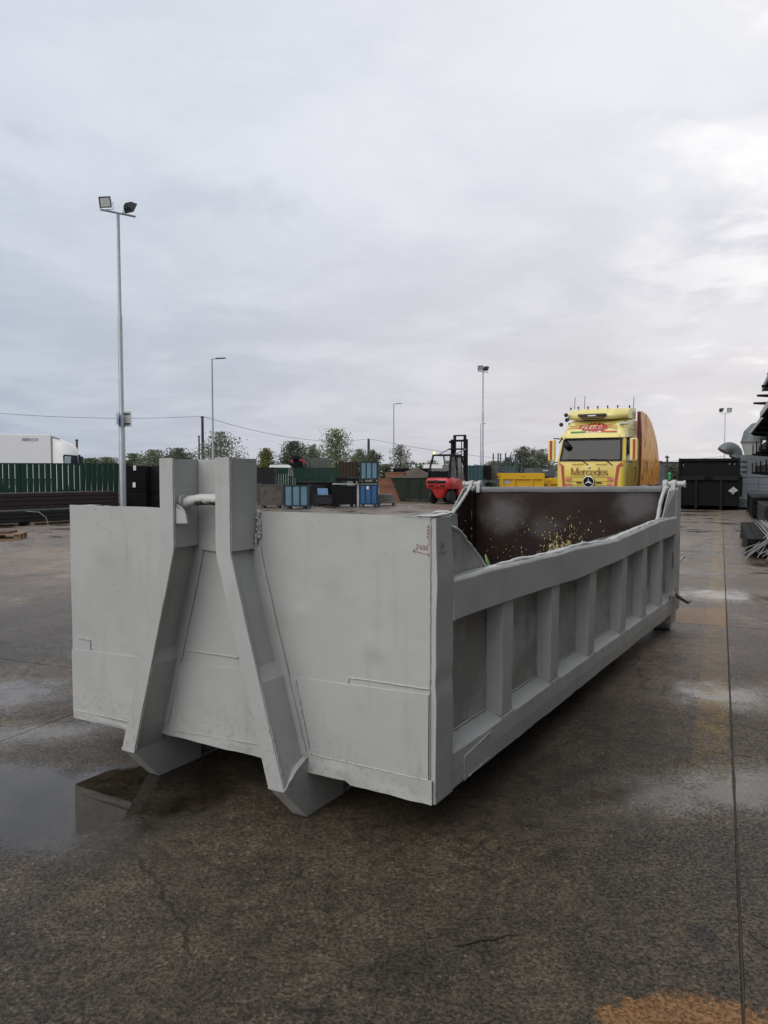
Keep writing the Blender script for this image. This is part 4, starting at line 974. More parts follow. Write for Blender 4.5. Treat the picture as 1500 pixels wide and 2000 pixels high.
# vehicles and cranes beyond the far fence
vr = thing('white_van', 'white van roof showing above the far green fence', 'van', (at(552, 910, 74.).x, 74., 0), R(4))
rs = [[(-1.25 + i_, -.9, z), (1.1 - j_, -.9, z), (1.1 - j_, .9, z), (-1.25 + i_, .9, z)] for z, i_, j_ in ((.4, 0, -.1), (1.3, 0, 0), (2.15, .05, .35), (2.3, .2, .6))]
MB().rings(rs, True, False).build('body', WHITE, vr, .06); MB().box(-1.0, .6, -.93, -.88, 1.45, 1.98).build('side_window', WGLS, vr)
for x in (-.8, .75): MB().lathe((x, -.9, .33), 1, [(0, .2), (.02, .33), (.2, .33)], 16).build('wheel', RUBBER, vr)
cr = thing('crane_truck', 'truck with a folded red and black loading crane behind the far green fence', 'truck', (at(585, 910, 78.).x, 78., 0), 0)
REDC = mat('crane_red', (.33, .02, .03), .45)
MB().box(-.9, 3.1, -1., 1., .7, 1.15).build('chassis', STEEL_DARK, cr); MB().tube([(-.85, 0, 2.75), (-.5, 0, 3.05), (-.1, 0, 2.95), (.25, 0, 2.6)], [.3, .34, .32, .25], 10).build('crane_arm', STEEL_BLACK, cr); MB().box(-.85, -.6, -.36, -.3, 2.55, 2.85).build('crane_panel', REDC, cr)
MB().hexa([(.05, -.3, 2.62), (.62, -.3, 2.45), (.62, .3, 2.45), (.05, .3, 2.62), (.05, -.3, 2.95), (.62, -.3, 2.72), (.62, .3, 2.72), (.05, .3, 2.95)]).build('crane_boom', REDC, cr, .03); MB().box(-.5, .3, -.35, .35, 1.15, 2.7).build('crane_column', STEEL_BLACK, cr)
SIDEG = mat('olive_grey_panel', (.075, .085, .07), .6)
for z in (1.2, 1.95, 2.9): MB().box(.85, 3.05, -1., -.94, z, z + .1).build('side_rail', SIDEG, cr)
for k in range(6): MB().box(.85 + k * .42, .95 + k * .42, -.99, -.95, 1.3, 2.9).build('stake', SIDEG, cr)
MB().box(.85, 3.05, .9, .96, 1.2, 2.9).build('far_side', SIDEG, cr)
for x in (-.5, 2.4): MB().lathe((x, -1., .5), 1, [(0, .3), (.02, .5), (.3, .5)], 16).build('wheel', RUBBER, cr)
vw = thing('white_van', 'white van partly hidden left behind the forklift cab', 'van', (at(842, 915, 60.).x, 60., 0), 0)
rs = [[(-.55, -.9, z), (1.6 - j_, -.9, z), (1.6 - j_, .9, z), (-.55, .9, z)] for z, j_ in ((.4, 0), (1.3, 0), (2.05, .3), (2.2, .5))]
MB().rings(rs, True, False).build('body', WHITE, vw, .06); MB().box(-.4, .9, -.93, -.88, 1.45, 1.9).build('side_window', WGLS, vw)
for x in (-.2, 1.2): MB().lathe((x, -.9, .33), 1, [(0, .2), (.02, .33), (.2, .33)], 16).build('wheel', RUBBER, vw)

# ------------------------------------------------------------------ red forklift seen from behind (local y points away from the camera)
REDF = mat('forklift_red', (.46, .022, .026), .38, col2=(.40, .018, .022), coat=.3)
CLEAR = glass('cab_glass', (.80, .84, .84))
TINT = glass('tinted_glass', (.14, .16, .17))
q = gp(853, 985)
fk = thing('forklift', 'red forklift with black cab and raised black mast, seen from behind', 'forklift', (q.x + .0, q.y + .1, 0), R(-35)); fk.scale = (1.10, 1.10, 1.08)
def ring(z, hw, y0, y1, c=.14):
    return [(-hw + c, y0, z), (hw - c, y0, z), (hw, y0 + c, z), (hw, y1, z), (-hw, y1, z), (-hw, y0 + c, z)]
body = MB().rings([ring(.72, .63, .10, .95), ring(.82, .66, .02, .95), ring(1.0, .655, -.02, .95), ring(1.16, .645, .02, .95), ring(1.25, .60, .12, .95)], True, True).build('counterweight', REDF, fk)
MB().rings([ring(.30, .24, .16, .8), ring(.45, .30, .10, .8), ring(.719, .44, .08, .8)], True, True).build('lower_counterweight', REDF, fk)
MB().box(-.5, .5, -.045, .03, .98, 1.115).build('grille', BLACKP, body, .03)
MB().box(-.07, .07, -.055, -.046, .99, 1.14).build('badge', STEEL_DARK, body)
for x in (-.42, .18): MB().box(x, x + .24, -.03, .05, .835, .90).build('vent', BLACKP, body, .02)
MB().box(-.10, .10, .03, .12, .76, .80).build('tow_pin', BLACKP, body)
# side skirts sloping to the front
b = MB()
for sx in (-1, 1): b.prism([(.95, .42), (.95, 1.20), (1.25, 1.12), (1.62, .96), (1.74, .60), (1.70, .42)], 0, sx * .64, sx * .50)
b.build('side_skirt', REDF, fk, .02)
MB().box(-.50, .50, .96, 1.75, .35, .95).build('chassis', BLACKP, fk)
for x in (-.55, .41): MB().lathe((x, .50, .34), 0, [(0, .16), (.01, .33), (.13, .34), (.14, .16)], 24).build('wheel', RUBBER, fk)
for x in (-.64, .42): MB().lathe((x, 1.85, .37), 0, [(0, .18), (.01, .36), (.21, .37), (.22, .18)], 24).build('wheel', RUBBER, fk)
cabf = MB()
RP = [(-.56, .14, 1.24), (-.50, .32, 1.95), (-.46, .45, 2.30)]; RQ = [(.56, .14, 1.24), (.52, .32, 1.95), (.48, .45, 2.30)]
FP = [(-.52, 1.72, .95), (-.50, 1.62, 1.8), (-.47, 1.42, 2.28)]; FQ = [(.54, 1.72, .95), (.53, 1.62, 1.8), (.50, 1.42, 2.28)]
for p_ in (RP, RQ, FP, FQ): cabf.tube(p_, .045, 8)
cabf.box(-.50, .50, .42, 1.46, 2.28, 2.36)
cabf.tube([(.54, .16, 1.24), (.56, .9, 1.05), (.55, 1.72, .95)], .04, 8); cabf.tube([(.555, .95, 1.05), (.54, .93, 2.28)], .03, 8); cabf.tube([(-.55, .16, 1.24), (.55, .16, 1.24)], .05, 8)
cabo = cabf.build('cab_frame', BLACKP, fk)
MB().box(-.53, .53, .20, .23, 1.28, 1.56).build('rear_panel', STEEL_BLACK, cabo)
MB().add([(-.50, .24, 1.56), (.50, .24, 1.56), (.44, .44, 2.26), (-.43, .44, 2.26)], [(0, 1, 2, 3)]).build('rear_window', CLEAR, cabo)
MB().add([(.56, .30, 1.22), (.56, 1.66, 1.02), (.50, 1.42, 2.24), (.50, .52, 2.24)], [(0, 1, 2, 3)]).build('side_window', TINT, cabo)
MB().add([(-.53, 1.66, 1.02), (.53, 1.66, 1.02), (.46, 1.42, 2.24), (-.46, 1.42, 2.24)], [(0, 1, 2, 3)]).build('front_window', CLEAR, cabo)
st_ = MB().box(-.05, .42, .55, .70, 1.2, 1.86).build('seat', STEEL_BLACK, fk, .06); MB().box(.02, .34, .56, .66, 1.88, 2.06).build('headrest', STEEL_BLACK, st_, .04); MB().box(-.05, .42, .62, 1.1, 1.02, 1.22).build('cushion', STEEL_BLACK, st_, .05)
MB().box(-.5, .5, 1.45, 1.6, .96, 1.3).build('dashboard', STEEL_BLACK, fk, .04)
mt = MB()
for sx in (-1, 1): mt.box(sx * .36 - .07, sx * .36 + .07, 2.02, 2.18, .12, 3.12)
mt.box(-.43, .43, 2.0, 2.06, 3.0, 3.10); mt.box(-.52, -.36, 2.0, 2.1, 2.94, 3.06); mt.box(-.46, .46, 2.0, 2.06, 2.20, 2.30)
mast_o = mt.build('mast', STEEL_BLACK, fk)
mi = MB()
for sx in (-1, 1): mi.box(sx * .28 - .05, sx * .28 + .05, 2.08, 2.20, .3, 3.33)
mi.box(-.33, .33, 2.08, 2.18, 3.27, 3.34); mi.tube([(.12, 2.10, .4), (.12, 2.10, 3.0)], .025, 8); mi.build('inner_mast', BLACKP, mast_o)
MB().box(-.55, .45, 1.98, 2.04, 2.60, 2.68).build('cross_beam', STEEL_BLACK, mast_o)
for a_, c_ in (((-.42, .95, 2.38), (-.48, 2.0, 2.66)), ((.44, .95, 2.38), (.42, 2.0, 2.64))): MB().tube([a_, c_], .030, 8).build('tilt_strut', mat('strut_grey', (.25, .25, .26), .4), fk)
for x in (-.35, .25): MB().box(x, x + .12, 2.3, 3.4, .08, .12).build('fork', STEEL_BLACK, mast_o)
MB().box(-.5, .5, 2.2, 2.28, .1, .6).build('fork_carriage', STEEL_BLACK, mast_o)
def lamp_mat():
    m = bpy.data.materials.new('beacon_amber'); m.use_nodes = True; t = NT(m.node_tree)
    o = t.n('ShaderNodeOutputMaterial'); b_ = t.n('ShaderNodeBsdfPrincipled'); t.put(o.inputs[0], b_.outputs[0])
    b_.inputs['Base Color'].default_value = (.8, .6, .12, 1); b_.inputs['Emission Color'].default_value = (1, .82, .25, 1); b_.inputs['Emission Strength'].default_value = .9; return m
MB().lathe((-.42, .46, 2.36), 2, [(0, .05), (.03, .055), (.10, .05), (.12, .02)], 12).build('beacon', lamp_mat(), fk)

# ------------------------------------------------------------------ teal crates and racks right of the forklift
Yt = 47.
def tcrate(label, px, w_, h_, m_, Y, ribs=3, d_=1.): return crate(label, px, 1000, w_, h_, m_, Y=Y, z=0., d_=d_, ribs=ribs, group='crates right of the forklift')
for i, (px, w_, m_, lab) in enumerate(((930, .85, TEAL, 'dark teal'), (947, .75, BLACKP, 'black'), (964, .6, mat('grey_crate', (.10, .105, .105), .6), 'grey'), (994, .7, mat('blue_teal', (.05, .10, .12), .6), 'blue-teal'))):
    tcrate(lab + ' crate at the bottom of its stack right of the forklift mast', px, w_, 1.0, m_, Yt + .4 * i)
    crate(lab + ' crate on top of its stack right of the forklift mast', px, 930, w_, .98 if i < 3 else .9, m_, Y=Yt + .4 * i, z=1.045, d_=1., group='crates right of the forklift')
BR = mat('blue_grey_rack', (.045, .07, .085), .6)
for px, lab, Y in ((980, 'tall empty post pallet standing between the crates and the yellow container', 49.), (1013, 'tall empty post pallet behind the left end of the yellow container', 52.)):
    x = (px - 750) / FOC * Y; t = thing('post_pallet', lab, 'rack', (x, Y, 0), R(8), 'post pallets')
    for sx in (-.24, .24):
        for sy in (0, 1.1): MB().box(sx - .035, sx + .035, sy, sy + .07, 0, 2.82).build('post', BR, t)
    for z in (.1, 1.3, 2.15): MB().box(-.20, .20, .01, .06, z, z + .07).build('rail', BR, t)
    MB().box(-.2, .2, .07, 1.1, .1, .16).build('deck', BR, t)
x = (950 - 750) / FOC * 44.; t = thing('post_pallet', 'low blue-grey rack on the ground in front of the teal crates', 'rack', (x, 44., 0), 0, 'post pallets')
for sx in (-.7, -.1, .7): MB().box(sx - .04, sx + .04, 0, .08, 0, 1.25).build('post', BR, t)
for z in (.15, .6, 1.1): MB().box(-.66, .66, .01, .06, z, z + .09).build('rail', BR, t)
MB().box(-.74, .74, .081, .9, .1, .2).build('deck', BR, t)

# ------------------------------------------------------------------ yellow containers
YELP = mat('yellow_container_paint', (.62, .36, .012), .45, col2=(.55, .31, .012), nscale=2)
def yellow_box(px, ytop, Y, w_, L, label, rz):
    q = at(px, ytop, Y); H = q.z
    t = thing('yellow_container', label, 'container', (q.x, Y, 0), rz, 'yellow containers')
    b = MB(); b.box(-w_ / 2, w_ / 2, .0, .05, .25, H - .1); b.box(-w_ / 2, -w_ / 2 + .05, .05, L, .25, H - .1); b.box(w_ / 2 - .05, w_ / 2, .05, L, .25, H - .1); b.box(-w_ / 2, w_ / 2, L, L + .05, .25, H - .1); b.box(-w_ / 2 + .05, w_ / 2 - .05, .05, L, .2, .26)
    b.build('walls', YELP, t)
    for s_ in ((-w_ / 2 - .03, w_ / 2 + .03, -.09, .03), (-w_ / 2 - .03, -w_ / 2 + .05, .03, L), (w_ / 2 - .05, w_ / 2 + .03, .03, L)): MB().box(s_[0], s_[1], s_[2], s_[3], H - .36 if s_[2] < 0 else H - .2, H).build('rim', YELP, t, .01)
    for x in (-w_ / 2 + .05, -w_ / 2 + .70, w_ / 2 - .70, w_ / 2 - .05): MB().box(x - .05, x + .05, -.08, -.001, .2, H - .361).build('rib', YELP, t)
    MB().box(-.14, .14, -.12, -.091, H - .17, H - .10).build('handle', YELP, t)
    MB().box(-w_ / 2 + .15, -w_ / 2 + .5, -.012, -.001, H - .62, H - .42).build('sticker', SIGNBK, t)
    for x in (-.55, .45): MB().box(x, x + .1, 0, L, 0, .199).build('skid', YELP, t)
yellow_box(1021, 924, 45., 2.42, 4.2, 'bright yellow container with ribbed end wall left of the yellow lorry', R(-3))
yellow_box(1072, 934, 47.5, 1.3, 4., 'lower yellow container squeezed between the ribbed one and the lorry', R(-3))
gtk = thing('grey_tipper', 'dark grey tipper body behind the yellow containers', 'truck', (at(1062, 925, 62.).x, 62., 0), 0)
MB().box(-.75, .9, 0, 4.5, 1.25, 1.92).build('tipper_body', mat('slate_grey', (.07, .08, .085), .6), gtk, .02); MB().box(-.7, .85, .1, 4.4, .55, 1.248).build('chassis', STEEL_BLACK, gtk)
for x in (-.75, .62): MB().lathe((x, .8, .5), 0, [(0, .3), (.02, .5), (.25, .5)], 16).build('wheel', RUBBER, gtk)
MB().box(-.1, .35, -.012, -.001, 1.68, 1.80).build('plate', SIGNBK, gtk)

# ------------------------------------------------------------------ yellow lorry (local: x to its left = image right, y towards its rear)
TY = mat('lorry_yellow', (.66, .50, .055), .32, col2=(.52, .41, .08), nscale=1.5, coat=.5)
TYL = mat('lorry_pale_yellow', (.72, .62, .20), .32, col2=(.60, .51, .19), nscale=1.5, coat=.5)
DRED = mat('lorry_dark_red', (.16, .018, .02), .4); SRED = mat('stripe_red', (.42, .035, .025), .4); INKB = mat('lettering_brown', (.17, .055, .02), .45)
def orange_art():
    m = bpy.data.materials.new('airbrushed_orange'); m.use_nodes = True; t = NT(m.node_tree)
    o = t.n('ShaderNodeOutputMaterial'); b_ = t.n('ShaderNodeBsdfPrincipled'); t.put(o.inputs[0], b_.outputs[0])
    v = t.n('ShaderNodeTexCoord').outputs['Object']
    vs = t.vm('MULTIPLY', v, (1., 1.6, .55))
    c = t.mix(t.ss(t.noise(vs, 1.6, 3, .5, .6), .4, .65), (.80, .33, .012), (.86, .45, .03))
    k = t.ss(t.noise(vs, 2.4, 4, .5, 1.4), .56, .60); c = t.mix(t.m('MULTIPLY', k, .7), c, (.42, .07, .012))
    k = t.ss(t.noise(t.vm('ADD', vs, (3.1, 2.2, 5.)), 2.0, 3, .5, 1.8), .61, .64); c = t.mix(k, c, (.10, .02, .012))
    t.put(b_.inputs['Base Color'], c); b_.inputs['Roughness'].default_value = .35; b_.inputs['Coat Weight'].default_value = .4; return m
ART = orange_art()
TK = thing('yellow_lorry', 'yellow lorry cab with red stripes, lettering and orange side fairing behind the grey container', 'lorry', (7.50, 28.5, 0), R(-30))
def yf(z):      # front face
    return lerp_tab([(.3, .0), (.9, -.04), (1.5, -.03), (2.05, .03), (2.9, .36), (3.1, .45), (3.35, .62), (3.57, .98)], z)
def hw(z): return lerp_tab([(.3, 1.22), (1.9, 1.25), (2.9, 1.17), (3.2, 1.12), (3.57, .98)], z)
def cab_ring(z, c=.16):
    h_, y0 = hw(z), yf(z); pts = []
    for sx in (1, -1):
        arc = [(sx * (h_ - c + c * math.sin(a)), y0 + c - c * math.cos(a)) for a in [R(x) for x in (0, 22, 45, 68, 90)]]
        pts.append(arc if sx > 0 else arc[::-1])
    return [(x, y, z) for x, y in pts[1][:-1]] + [(-(h_ - c), y0, z), (0, y0 - .03, z)] + [(x, y, z) for x, y in pts[0]] + [(h_, 2.3, z), (-h_, 2.3, z)]
cab = MB().rings([cab_ring(z) for z in (.55, .9, 1.2, 1.5, 1.8, 2.02, 2.06)], True, True).build('cab_lower', TY, TK)
up_ = MB().rings([cab_ring(z) for z in (2.89, 3.0, 3.1, 3.22, 3.35, 3.47, 3.57)], True, True).build('cab_roof', TYL, TK)
# greenhouse: pillars, rear wall, windscreen, side windows
for sx in (-1, 1):
    b = MB(); b.hexa([(sx * 1.25, .10, 2.05), (sx * 1.09, .035, 2.05), (sx * 1.09, .16, 2.05), (sx * 1.25, .26, 2.05), (sx * 1.17, .46, 2.91), (sx * 1.03, .37, 2.91), (sx * 1.03, .50, 2.91), (sx * 1.17, .58, 2.91)])
    b.build('pillar', TY, TK, .03)
    MB().box(sx * 1.19 - .05, sx * 1.19 + .05, 1.16, 2.23, 2.061, 2.889).build('side_panel', TY, TK)
MB().box(-1.2, 1.2, 2.24, 2.3, 2.061, 2.889).build('cab_rear_wall', TY, TK)
INTR = mat('cab_interior', (.05, .055, .06), .8)
MB().box(-1.1, 1.1, .25, .75, 2.02, 2.14).build('dashboard', INTR, TK, .03); MB().box(-1.1, 1.1, 1.5, 1.54, 2.06, 2.88).build('sleeper_curtain', mat('curtain_grey', (.09, .10, .11), .9), TK)
WSG = glass('windscreen_glass', (.16, .19, .21))
MB().sheet(lambda s, q: ((s - .5) * 2 * (1.14 - .08 * q), yf(2.05 + .86 * q) - .02 - .035 * (1 - (2 * s - 1) ** 2), 2.05 + .86 * q), 12, 4).build('windscreen', WSG, TK)
bk = MB()
bk.sheet(lambda s, q: ((s - .5) * 2 * 1.075, yf(2.80 + .11 * q) - .028 - .035 * (1 - (2 * s - 1) ** 2), 2.81 + .10 * q), 12, 1)
bk.sheet(lambda s, q: ((s - .5) * 2 * 1.14, yf(2.045 + .06 * q) - .028 - .035 * (1 - (2 * s - 1) ** 2), 2.045 + .06 * q), 12, 1)
for sx in (-1, 1): bk.sheet(lambda s, q: (sx * (1.0 + .15 * s - .075 * q), yf(2.05 + .86 * q) - .024, 2.05 + .86 * q), 1, 4)
bk.build('windscreen_seal', BLACKP, TK)
MB().add([(1.252, .30, 2.08), (1.252, 1.14, 2.02), (1.18, 1.14, 2.82), (1.18, .60, 2.82)], [(0, 1, 2, 3)]).build('side_window', TINT, TK)
MB().add([(-1.252, .30, 2.08), (-1.252, 1.14, 2.02), (-1.18, 1.14, 2.82), (-1.18, .60, 2.82)], [(0, 1, 2, 3)]).build('side_window', TINT, TK)
MB().box(-.10, .16, .06, .09, 2.14, 2.25).build('dash_screen', STEEL_BLACK, TK)
ball = MB().lathe((-.86, .12, 2.60), 2, [(-.13, .01), (-.11, .07), (-.05, .12), (.03, .125), (.09, .09), (.13, .01)], 16).build('hanging_ball', BLACKP, TK)
# sun visor band with studs
MB().sheet(lambda s, q: ((s - .5) * 2 * (1.15 - .02 * q), yf(2.90 + .16 * q) - .10 + .05 * q + .10 * (2 * s - 1) ** 8 - .03 * (1 - (2 * s - 1) ** 2), 2.90 + .16 * q), 20, 3).build('sun_visor', TYL, TK)
for k in range(7): MB().lathe((-1. + k * .33, yf(2.95) - .10, 2.94), 1, [(-.012, .006), (0, .016)], 8).build('stud', STEEL_DARK, TK)
# roof deflector
b = MB(); n = 20; rs = []
for i in range(n + 1):
    x = -1.12 + 2.24 * i / n; e = abs(x) / 1.12
    lowz = 3.60 + .10 * max(0, e - .55); y0 = .62 + .9 * max(0, e - .45) ** 1.6
    rs.append([(x, y0, lowz), (x, y0 + .05, lowz + .22), (x, y0 + .42, 4.01), (x, 1.6, 4.06), (x, 2.25, 4.06), (x, 2.25, lowz)])
df = b.rings(rs, True, True).build('roof_deflector', TYL, TK)
MB().box(-.62, .42, .50, .66, 3.70, 3.80).build('light_bar', mat('brown_black_bar', (.035, .02, .016), .4), df, .03); MB().box(-.24, .06, .49, .499, 3.705, 3.745).build('lit_plate', SIGNW, df)
MB().tube([(-.5, .58, 3.66), (-.42, .52, 3.62), (.25, .52, 3.62), (.34, .58, 3.66)], .022, 8).build('bar_tube', STEEL_DARK, df)
for k in range(7):
    x = -1.10 + k * .367; m_ = MB().lathe((x, .98 if 0 < k < 6 else 1.25, 4.015), 2, [(0, .035), (.03, .02), (.05, .03), (.085, .032), (.10, .01)], 10).build('marker_lamp', STEEL_DARK, df)
for k in range(6): MB().lathe((1.02 + .02 * k, .95 + k * .2, 3.66 + .03 * k), 2, [(-.02, .012), (.02, .02)], 8).build('marker_stud', STEEL_DARK, df)
for x, y, z0, z1 in ((-.88, 1.0, 4.02, 4.46), (-.50, 1.0, 4.02, 4.50), (1.08, 2.0, 4.06, 4.50)): MB().tube([(x, y, z0), (x + .01, y, z1)], .011, 6).build('antenna', STEEL_BLACK, df)
for x, y, z in ((-1.22, .50, 3.42), (-1.16, .9, 3.8), (-1.14, .95, 3.62)): MB().lathe((x, y, z), 1, [(-.12, .065), (-.06, .08), (.06, .05), (.10, .02)], 12).build('horn', STEEL_DARK, df)
MB().lathe((1.02, .55, 3.40), 0, [(-.10, .05), (0, .06), (.22, .025)], 12).build('horn', GALV, df)
# upper side panel behind the roof
b = MB(); b.prism([(1.02, 2.92), (1.02, 3.52), (2.28, 3.62), (2.28, 2.92)], 0, .98, 1.15); b.prism([(1.02, 2.92), (1.02, 3.52), (2.28, 3.62), (2.28, 2.92)], 0, -.98, -1.15); b.build('roof_side_panel', TYL, TK, .04)
MB().sheet(lambda s, q: (1.155, 1.1 + s * 1.1, 3.22 + q * .015), 2, 1).build('panel_gap', STEEL_DARK, TK)
MB().lathe((1.152, 1.75, 3.40), 0, [(0, .02), (.01, .05)], 5).build('star_decal', INKB, TK)
# mirrors
for sx in (-1, 1):
    mo = MB().box(sx * 1.50 - .13, sx * 1.50 + .13, .16, .30, 2.06, 2.86).build('mirror_housing', TYL, TK, .04)
    MB().box(sx * 1.50 - (.02 if sx > 0 else .06), sx * 1.50 + (.07 if sx > 0 else .03), .150, .159, 2.10, 2.82).build('mirror_stripe', SRED, mo)
    for z in (2.02, 2.90): MB().tube([(sx * 1.2, .30, z - .02), (sx * 1.45, .22, z)], .02, 6).build('mirror_arm', STEEL_DARK, mo)
MB().tube([(-1.16, .2, 2.92), (-1.06, .18, 2.96), (-.98, .14, 2.86)], [.05, .06, .05], 8).build('kerb_mirror', TYL, TK); MB().tube([(-1.22, .2, 2.72), (-1.12, .2, 2.86), (-1.02, .16, 2.98)], .025, 6).build('mirror_bracket', STEEL_BLACK, TK)
# front decoration
def onf(x, z, e): return (x, yf(z) - .034 - .03 * (1 - (x / 1.2) ** 2) - e, z)
for sx in (-1, 1):
    b = MB(); pts = [(sx * 1.13, 1.94), (sx * 1.02, 1.86), (sx * .93, 1.05)]
    for w0, e in ((.085, 0),):
        letter_strokes(b, [pts], w0, lambda x, z, q_: onf(x, z, q_))
    b.build('front_stripe', SRED, TK)
    b = MB(); letter_strokes(b, [[(sx * 1.13 - .062, 1.97), (sx * 1.02 - .062, 1.87), (sx * .93 - .062, 1.05)]], .02, lambda x, z, q_: onf(x, z, q_ + .001)); b.build('pinstripe', mat('pinstripe_cream', (.7, .55, .3), .4), TK)
for z in (1.46, 1.30, 1.16): MB().sheet(lambda s, q: onf((s - .5) * 1.72, z + q * .016, .004), 10, 1).build('panel_gap', mat('gap_brown', (.12, .075, .02), .6), TK)
for sx in (-1, 1):
    for z in (1.40, 1.20): MB().sheet(lambda s, q: onf(sx * (.66 + .22 * s), z - .05 + q * .10 * (1 - .4 * s), .005), 4, 2).build('indicator', mat('indicator_pink', (.55, .17, .12), .3), TK)
    MB().sheet(lambda s, q: onf(sx * (.26 + .20 * s), 1.235 + q * .045, .006), 3, 1).build('vent_slot', STEEL_BLACK, TK)
# round three-pointed star emblem
ec = Vector((.0, yf(1.30) - .10, 1.29))
em = MB().lathe(ec, 1, [(.06, .20), (.0, .205), (-.02, .20)], 32).build('emblem_disc', STEEL_BLACK, TK)
CHR = mat('emblem_silver', (.75, .76, .77), .22, .7)
MB().tube([ec + Vector((.195 * math.cos(a), -.028, .195 * math.sin(a))) for a in [2 * math.pi * k / 32 for k in range(33)]], .017, 6).build('emblem_ring', CHR, em)
b = MB()
for k in range(3):
    a = R(90 + 120 * k); d = Vector((math.cos(a), 0, math.sin(a))); n_ = Vector((-math.sin(a), 0, math.cos(a)))
    b.add([ec + Vector((0, -.045, 0)), ec + Vector((0, -.026, 0)) + n_ * .036 - d * .015, ec + Vector((0, -.03, 0)) + d * .185, ec + Vector((0, -.026, 0)) - n_ * .036 - d * .015], [(0, 1, 2), (0, 2, 3), (0, 3, 1)])
b.build('emblem_star', CHR, em)
# lettering: serif capitals drawn stroke by stroke
def arcp(cx, cz, rx, rz_, a0, a1, n=12): return [(cx + rx * math.cos(R(a0 + (a1 - a0) * i / n)), cz + rz_ * math.sin(R(a0 + (a1 - a0) * i / n))) for i in range(n + 1)]
SER = {'M': ([[(.0, 0), (.0, 1)], [(.0, 1), (.42, .02)], [(.42, .02), (.84, 1)], [(.84, 1), (.84, 0)], [(-.1, 0), (.1, 0)], [(.72, 0), (.96, 0)], [(-.1, 1), (.02, 1)], [(.84, 1), (.95, 1)]], 1.02),
       'e': ([arcp(.27, .31, .27, .31, 0, 320), [(.02, .33), (.53, .33)]], .60), 'r': ([[(.06, 0), (.06, .62)], arcp(.26, .40, .20, .22, 150, 45, 6), [(-.03, 0), (.17, 0)], [(-.02, .6), (.06, .62)]], .45),
       'c': ([arcp(.27, .31, .26, .31, 40, 320)], .58), 'd': ([arcp(.27, .31, .26, .31, 0, 360, 16), [(.53, 0), (.53, 1.0)], [(.42, 1.), (.53, 1.)], [(.53, 0), (.62, 0)]], .68),
       's': ([arcp(.22, .46, .17, .155, 30, 250, 8) + arcp(.22, .155, .19, .155, 90, -160, 8)], .48)}
def serif(txt, x0, z0, h, name, material, parent):
    x = x0
    for ch in txt:
        st_, adv = SER[ch]; b = MB()
        def th(a, c_):
            d = c_ - a; v_ = abs(d.y) / (d.length + 1e-9); return h * (.045 + .075 * v_)
        letter_strokes(b, [[(x + p_[0] * h, z0 + p_[1] * h) for p_ in s_] for s_ in st_], th, lambda X, Z, e: onf(X, Z, e + .002))
        b.build(name, material, parent); x += adv * h + .03 * h
serif('Mercedes', -.655, 1.54, .255, 'letter', INKB, TK)
# red burst with white lettering, tricolour bar
b = MB(); rr = random.Random(3); pts = []
for k in range(44):
    a = 2 * math.pi * k / 44; r_ = (1 if k % 2 else rr.uniform(.66, .86)) * (rr.uniform(.85, 1.05)); pts.append((-.02 + .60 * r_ * math.cos(a), 3.30 + .19 * r_ * math.sin(a)))
def onr(x, z, e): return (x, yf(z) - .045 - e + .01, z)
PP = [onr(x, z, .012) for x, z in pts]; cpt = onr(-.02, 3.30, .02)
b.add(PP + [cpt], [(i, (i + 1) % 44, 44) for i in range(44)]); b.build('burst_decal', SRED, TK)
b = MB(); letter_strokes(b, [[(x0, z0), (x1, z1)] for x0, z0, x1, z1 in ((-.95, 3.36, -.45, 3.33), (-1.0, 3.27, -.4, 3.29), (-.75, 3.42, -.4, 3.38), (.4, 3.35, .82, 3.33), (.4, 3.30, .86, 3.24), (.38, 3.38, .72, 3.42))], .016, lambda x, z, e: onr(x, z, .004 + e)); b.build('burst_ray', SRED, TK)
BLK = {'P': [[(0, 0), (0, 1), (.45, 1), (.58, .78), (.45, .5), (0, .5)]], 'E': [[(.5, 0), (0, 0), (0, 1), (.5, 1)], [(0, .52), (.4, .52)]], 'R': [[(0, 0), (0, 1), (.45, 1), (.58, .78), (.45, .5), (0, .5)], [(.3, .5), (.6, 0)]], 'I': [[(.1, 0), (.1, 1)]], 'C': [arcp(.33, .5, .33, .5, 45, 315)], 'O': [arcp(.33, .5, .33, .5, 0, 360)]}
x = -.46
for ch in 'PERICO':
    b = MB(); H_ = .135; letter_strokes(b, [[(x + (p_[0] * .95 + p_[1] * .18) * H_, 3.235 + p_[1] * H_) for p_ in s_] for s_ in BLK[ch]], .026, lambda X, Z, e: onr(X, Z, .028 + e)); b.build('letter', mat('letter_cream', (.75, .62, .42), .5), TK); x += (.55 if ch == 'I' else 1.0) * H_ * 1.02
for x0, x1, m_ in ((-.86, -.29, mat('flag_green', (.05, .24, .06), .5)), (-.29, .28, mat('flag_white', (.70, .68, .55), .5)), (.28, .85, mat('flag_red', (.50, .09, .03), .5))):
    MB().sheet(lambda s, q: onr(x0 + (x1 - x0) * s, 3.105 + q * .05, .006), 3, 1).build('tricolour_bar', m_, TK)
# wipers, handles
for x in (-.05, .82): MB().tube([(x, yf(1.9) - .07, 1.90), (x - .24, yf(2.06) - .07, 2.07), (x - .80, yf(2.1) - .085, 2.12)], [.018, .014, .010], 6).build('wiper', STEEL_BLACK, TK)
for x in (-.45, .42): MB().tube([(x - .2, yf(1.95) - .06, 1.95), (x - .18, yf(1.95) - .09, 1.94), (x + .18, yf(1.95) - .09, 1.94), (x + .2, yf(1.95) - .06, 1.95)], .018, 6).build('grab_handle', TY, TK)
MB().lathe((-.02, yf(1.83) - .075, 1.82), 1, [(-.02, .02), (0, .05), (.02, .05)], 12).build('round_badge', SIGNW, TK)
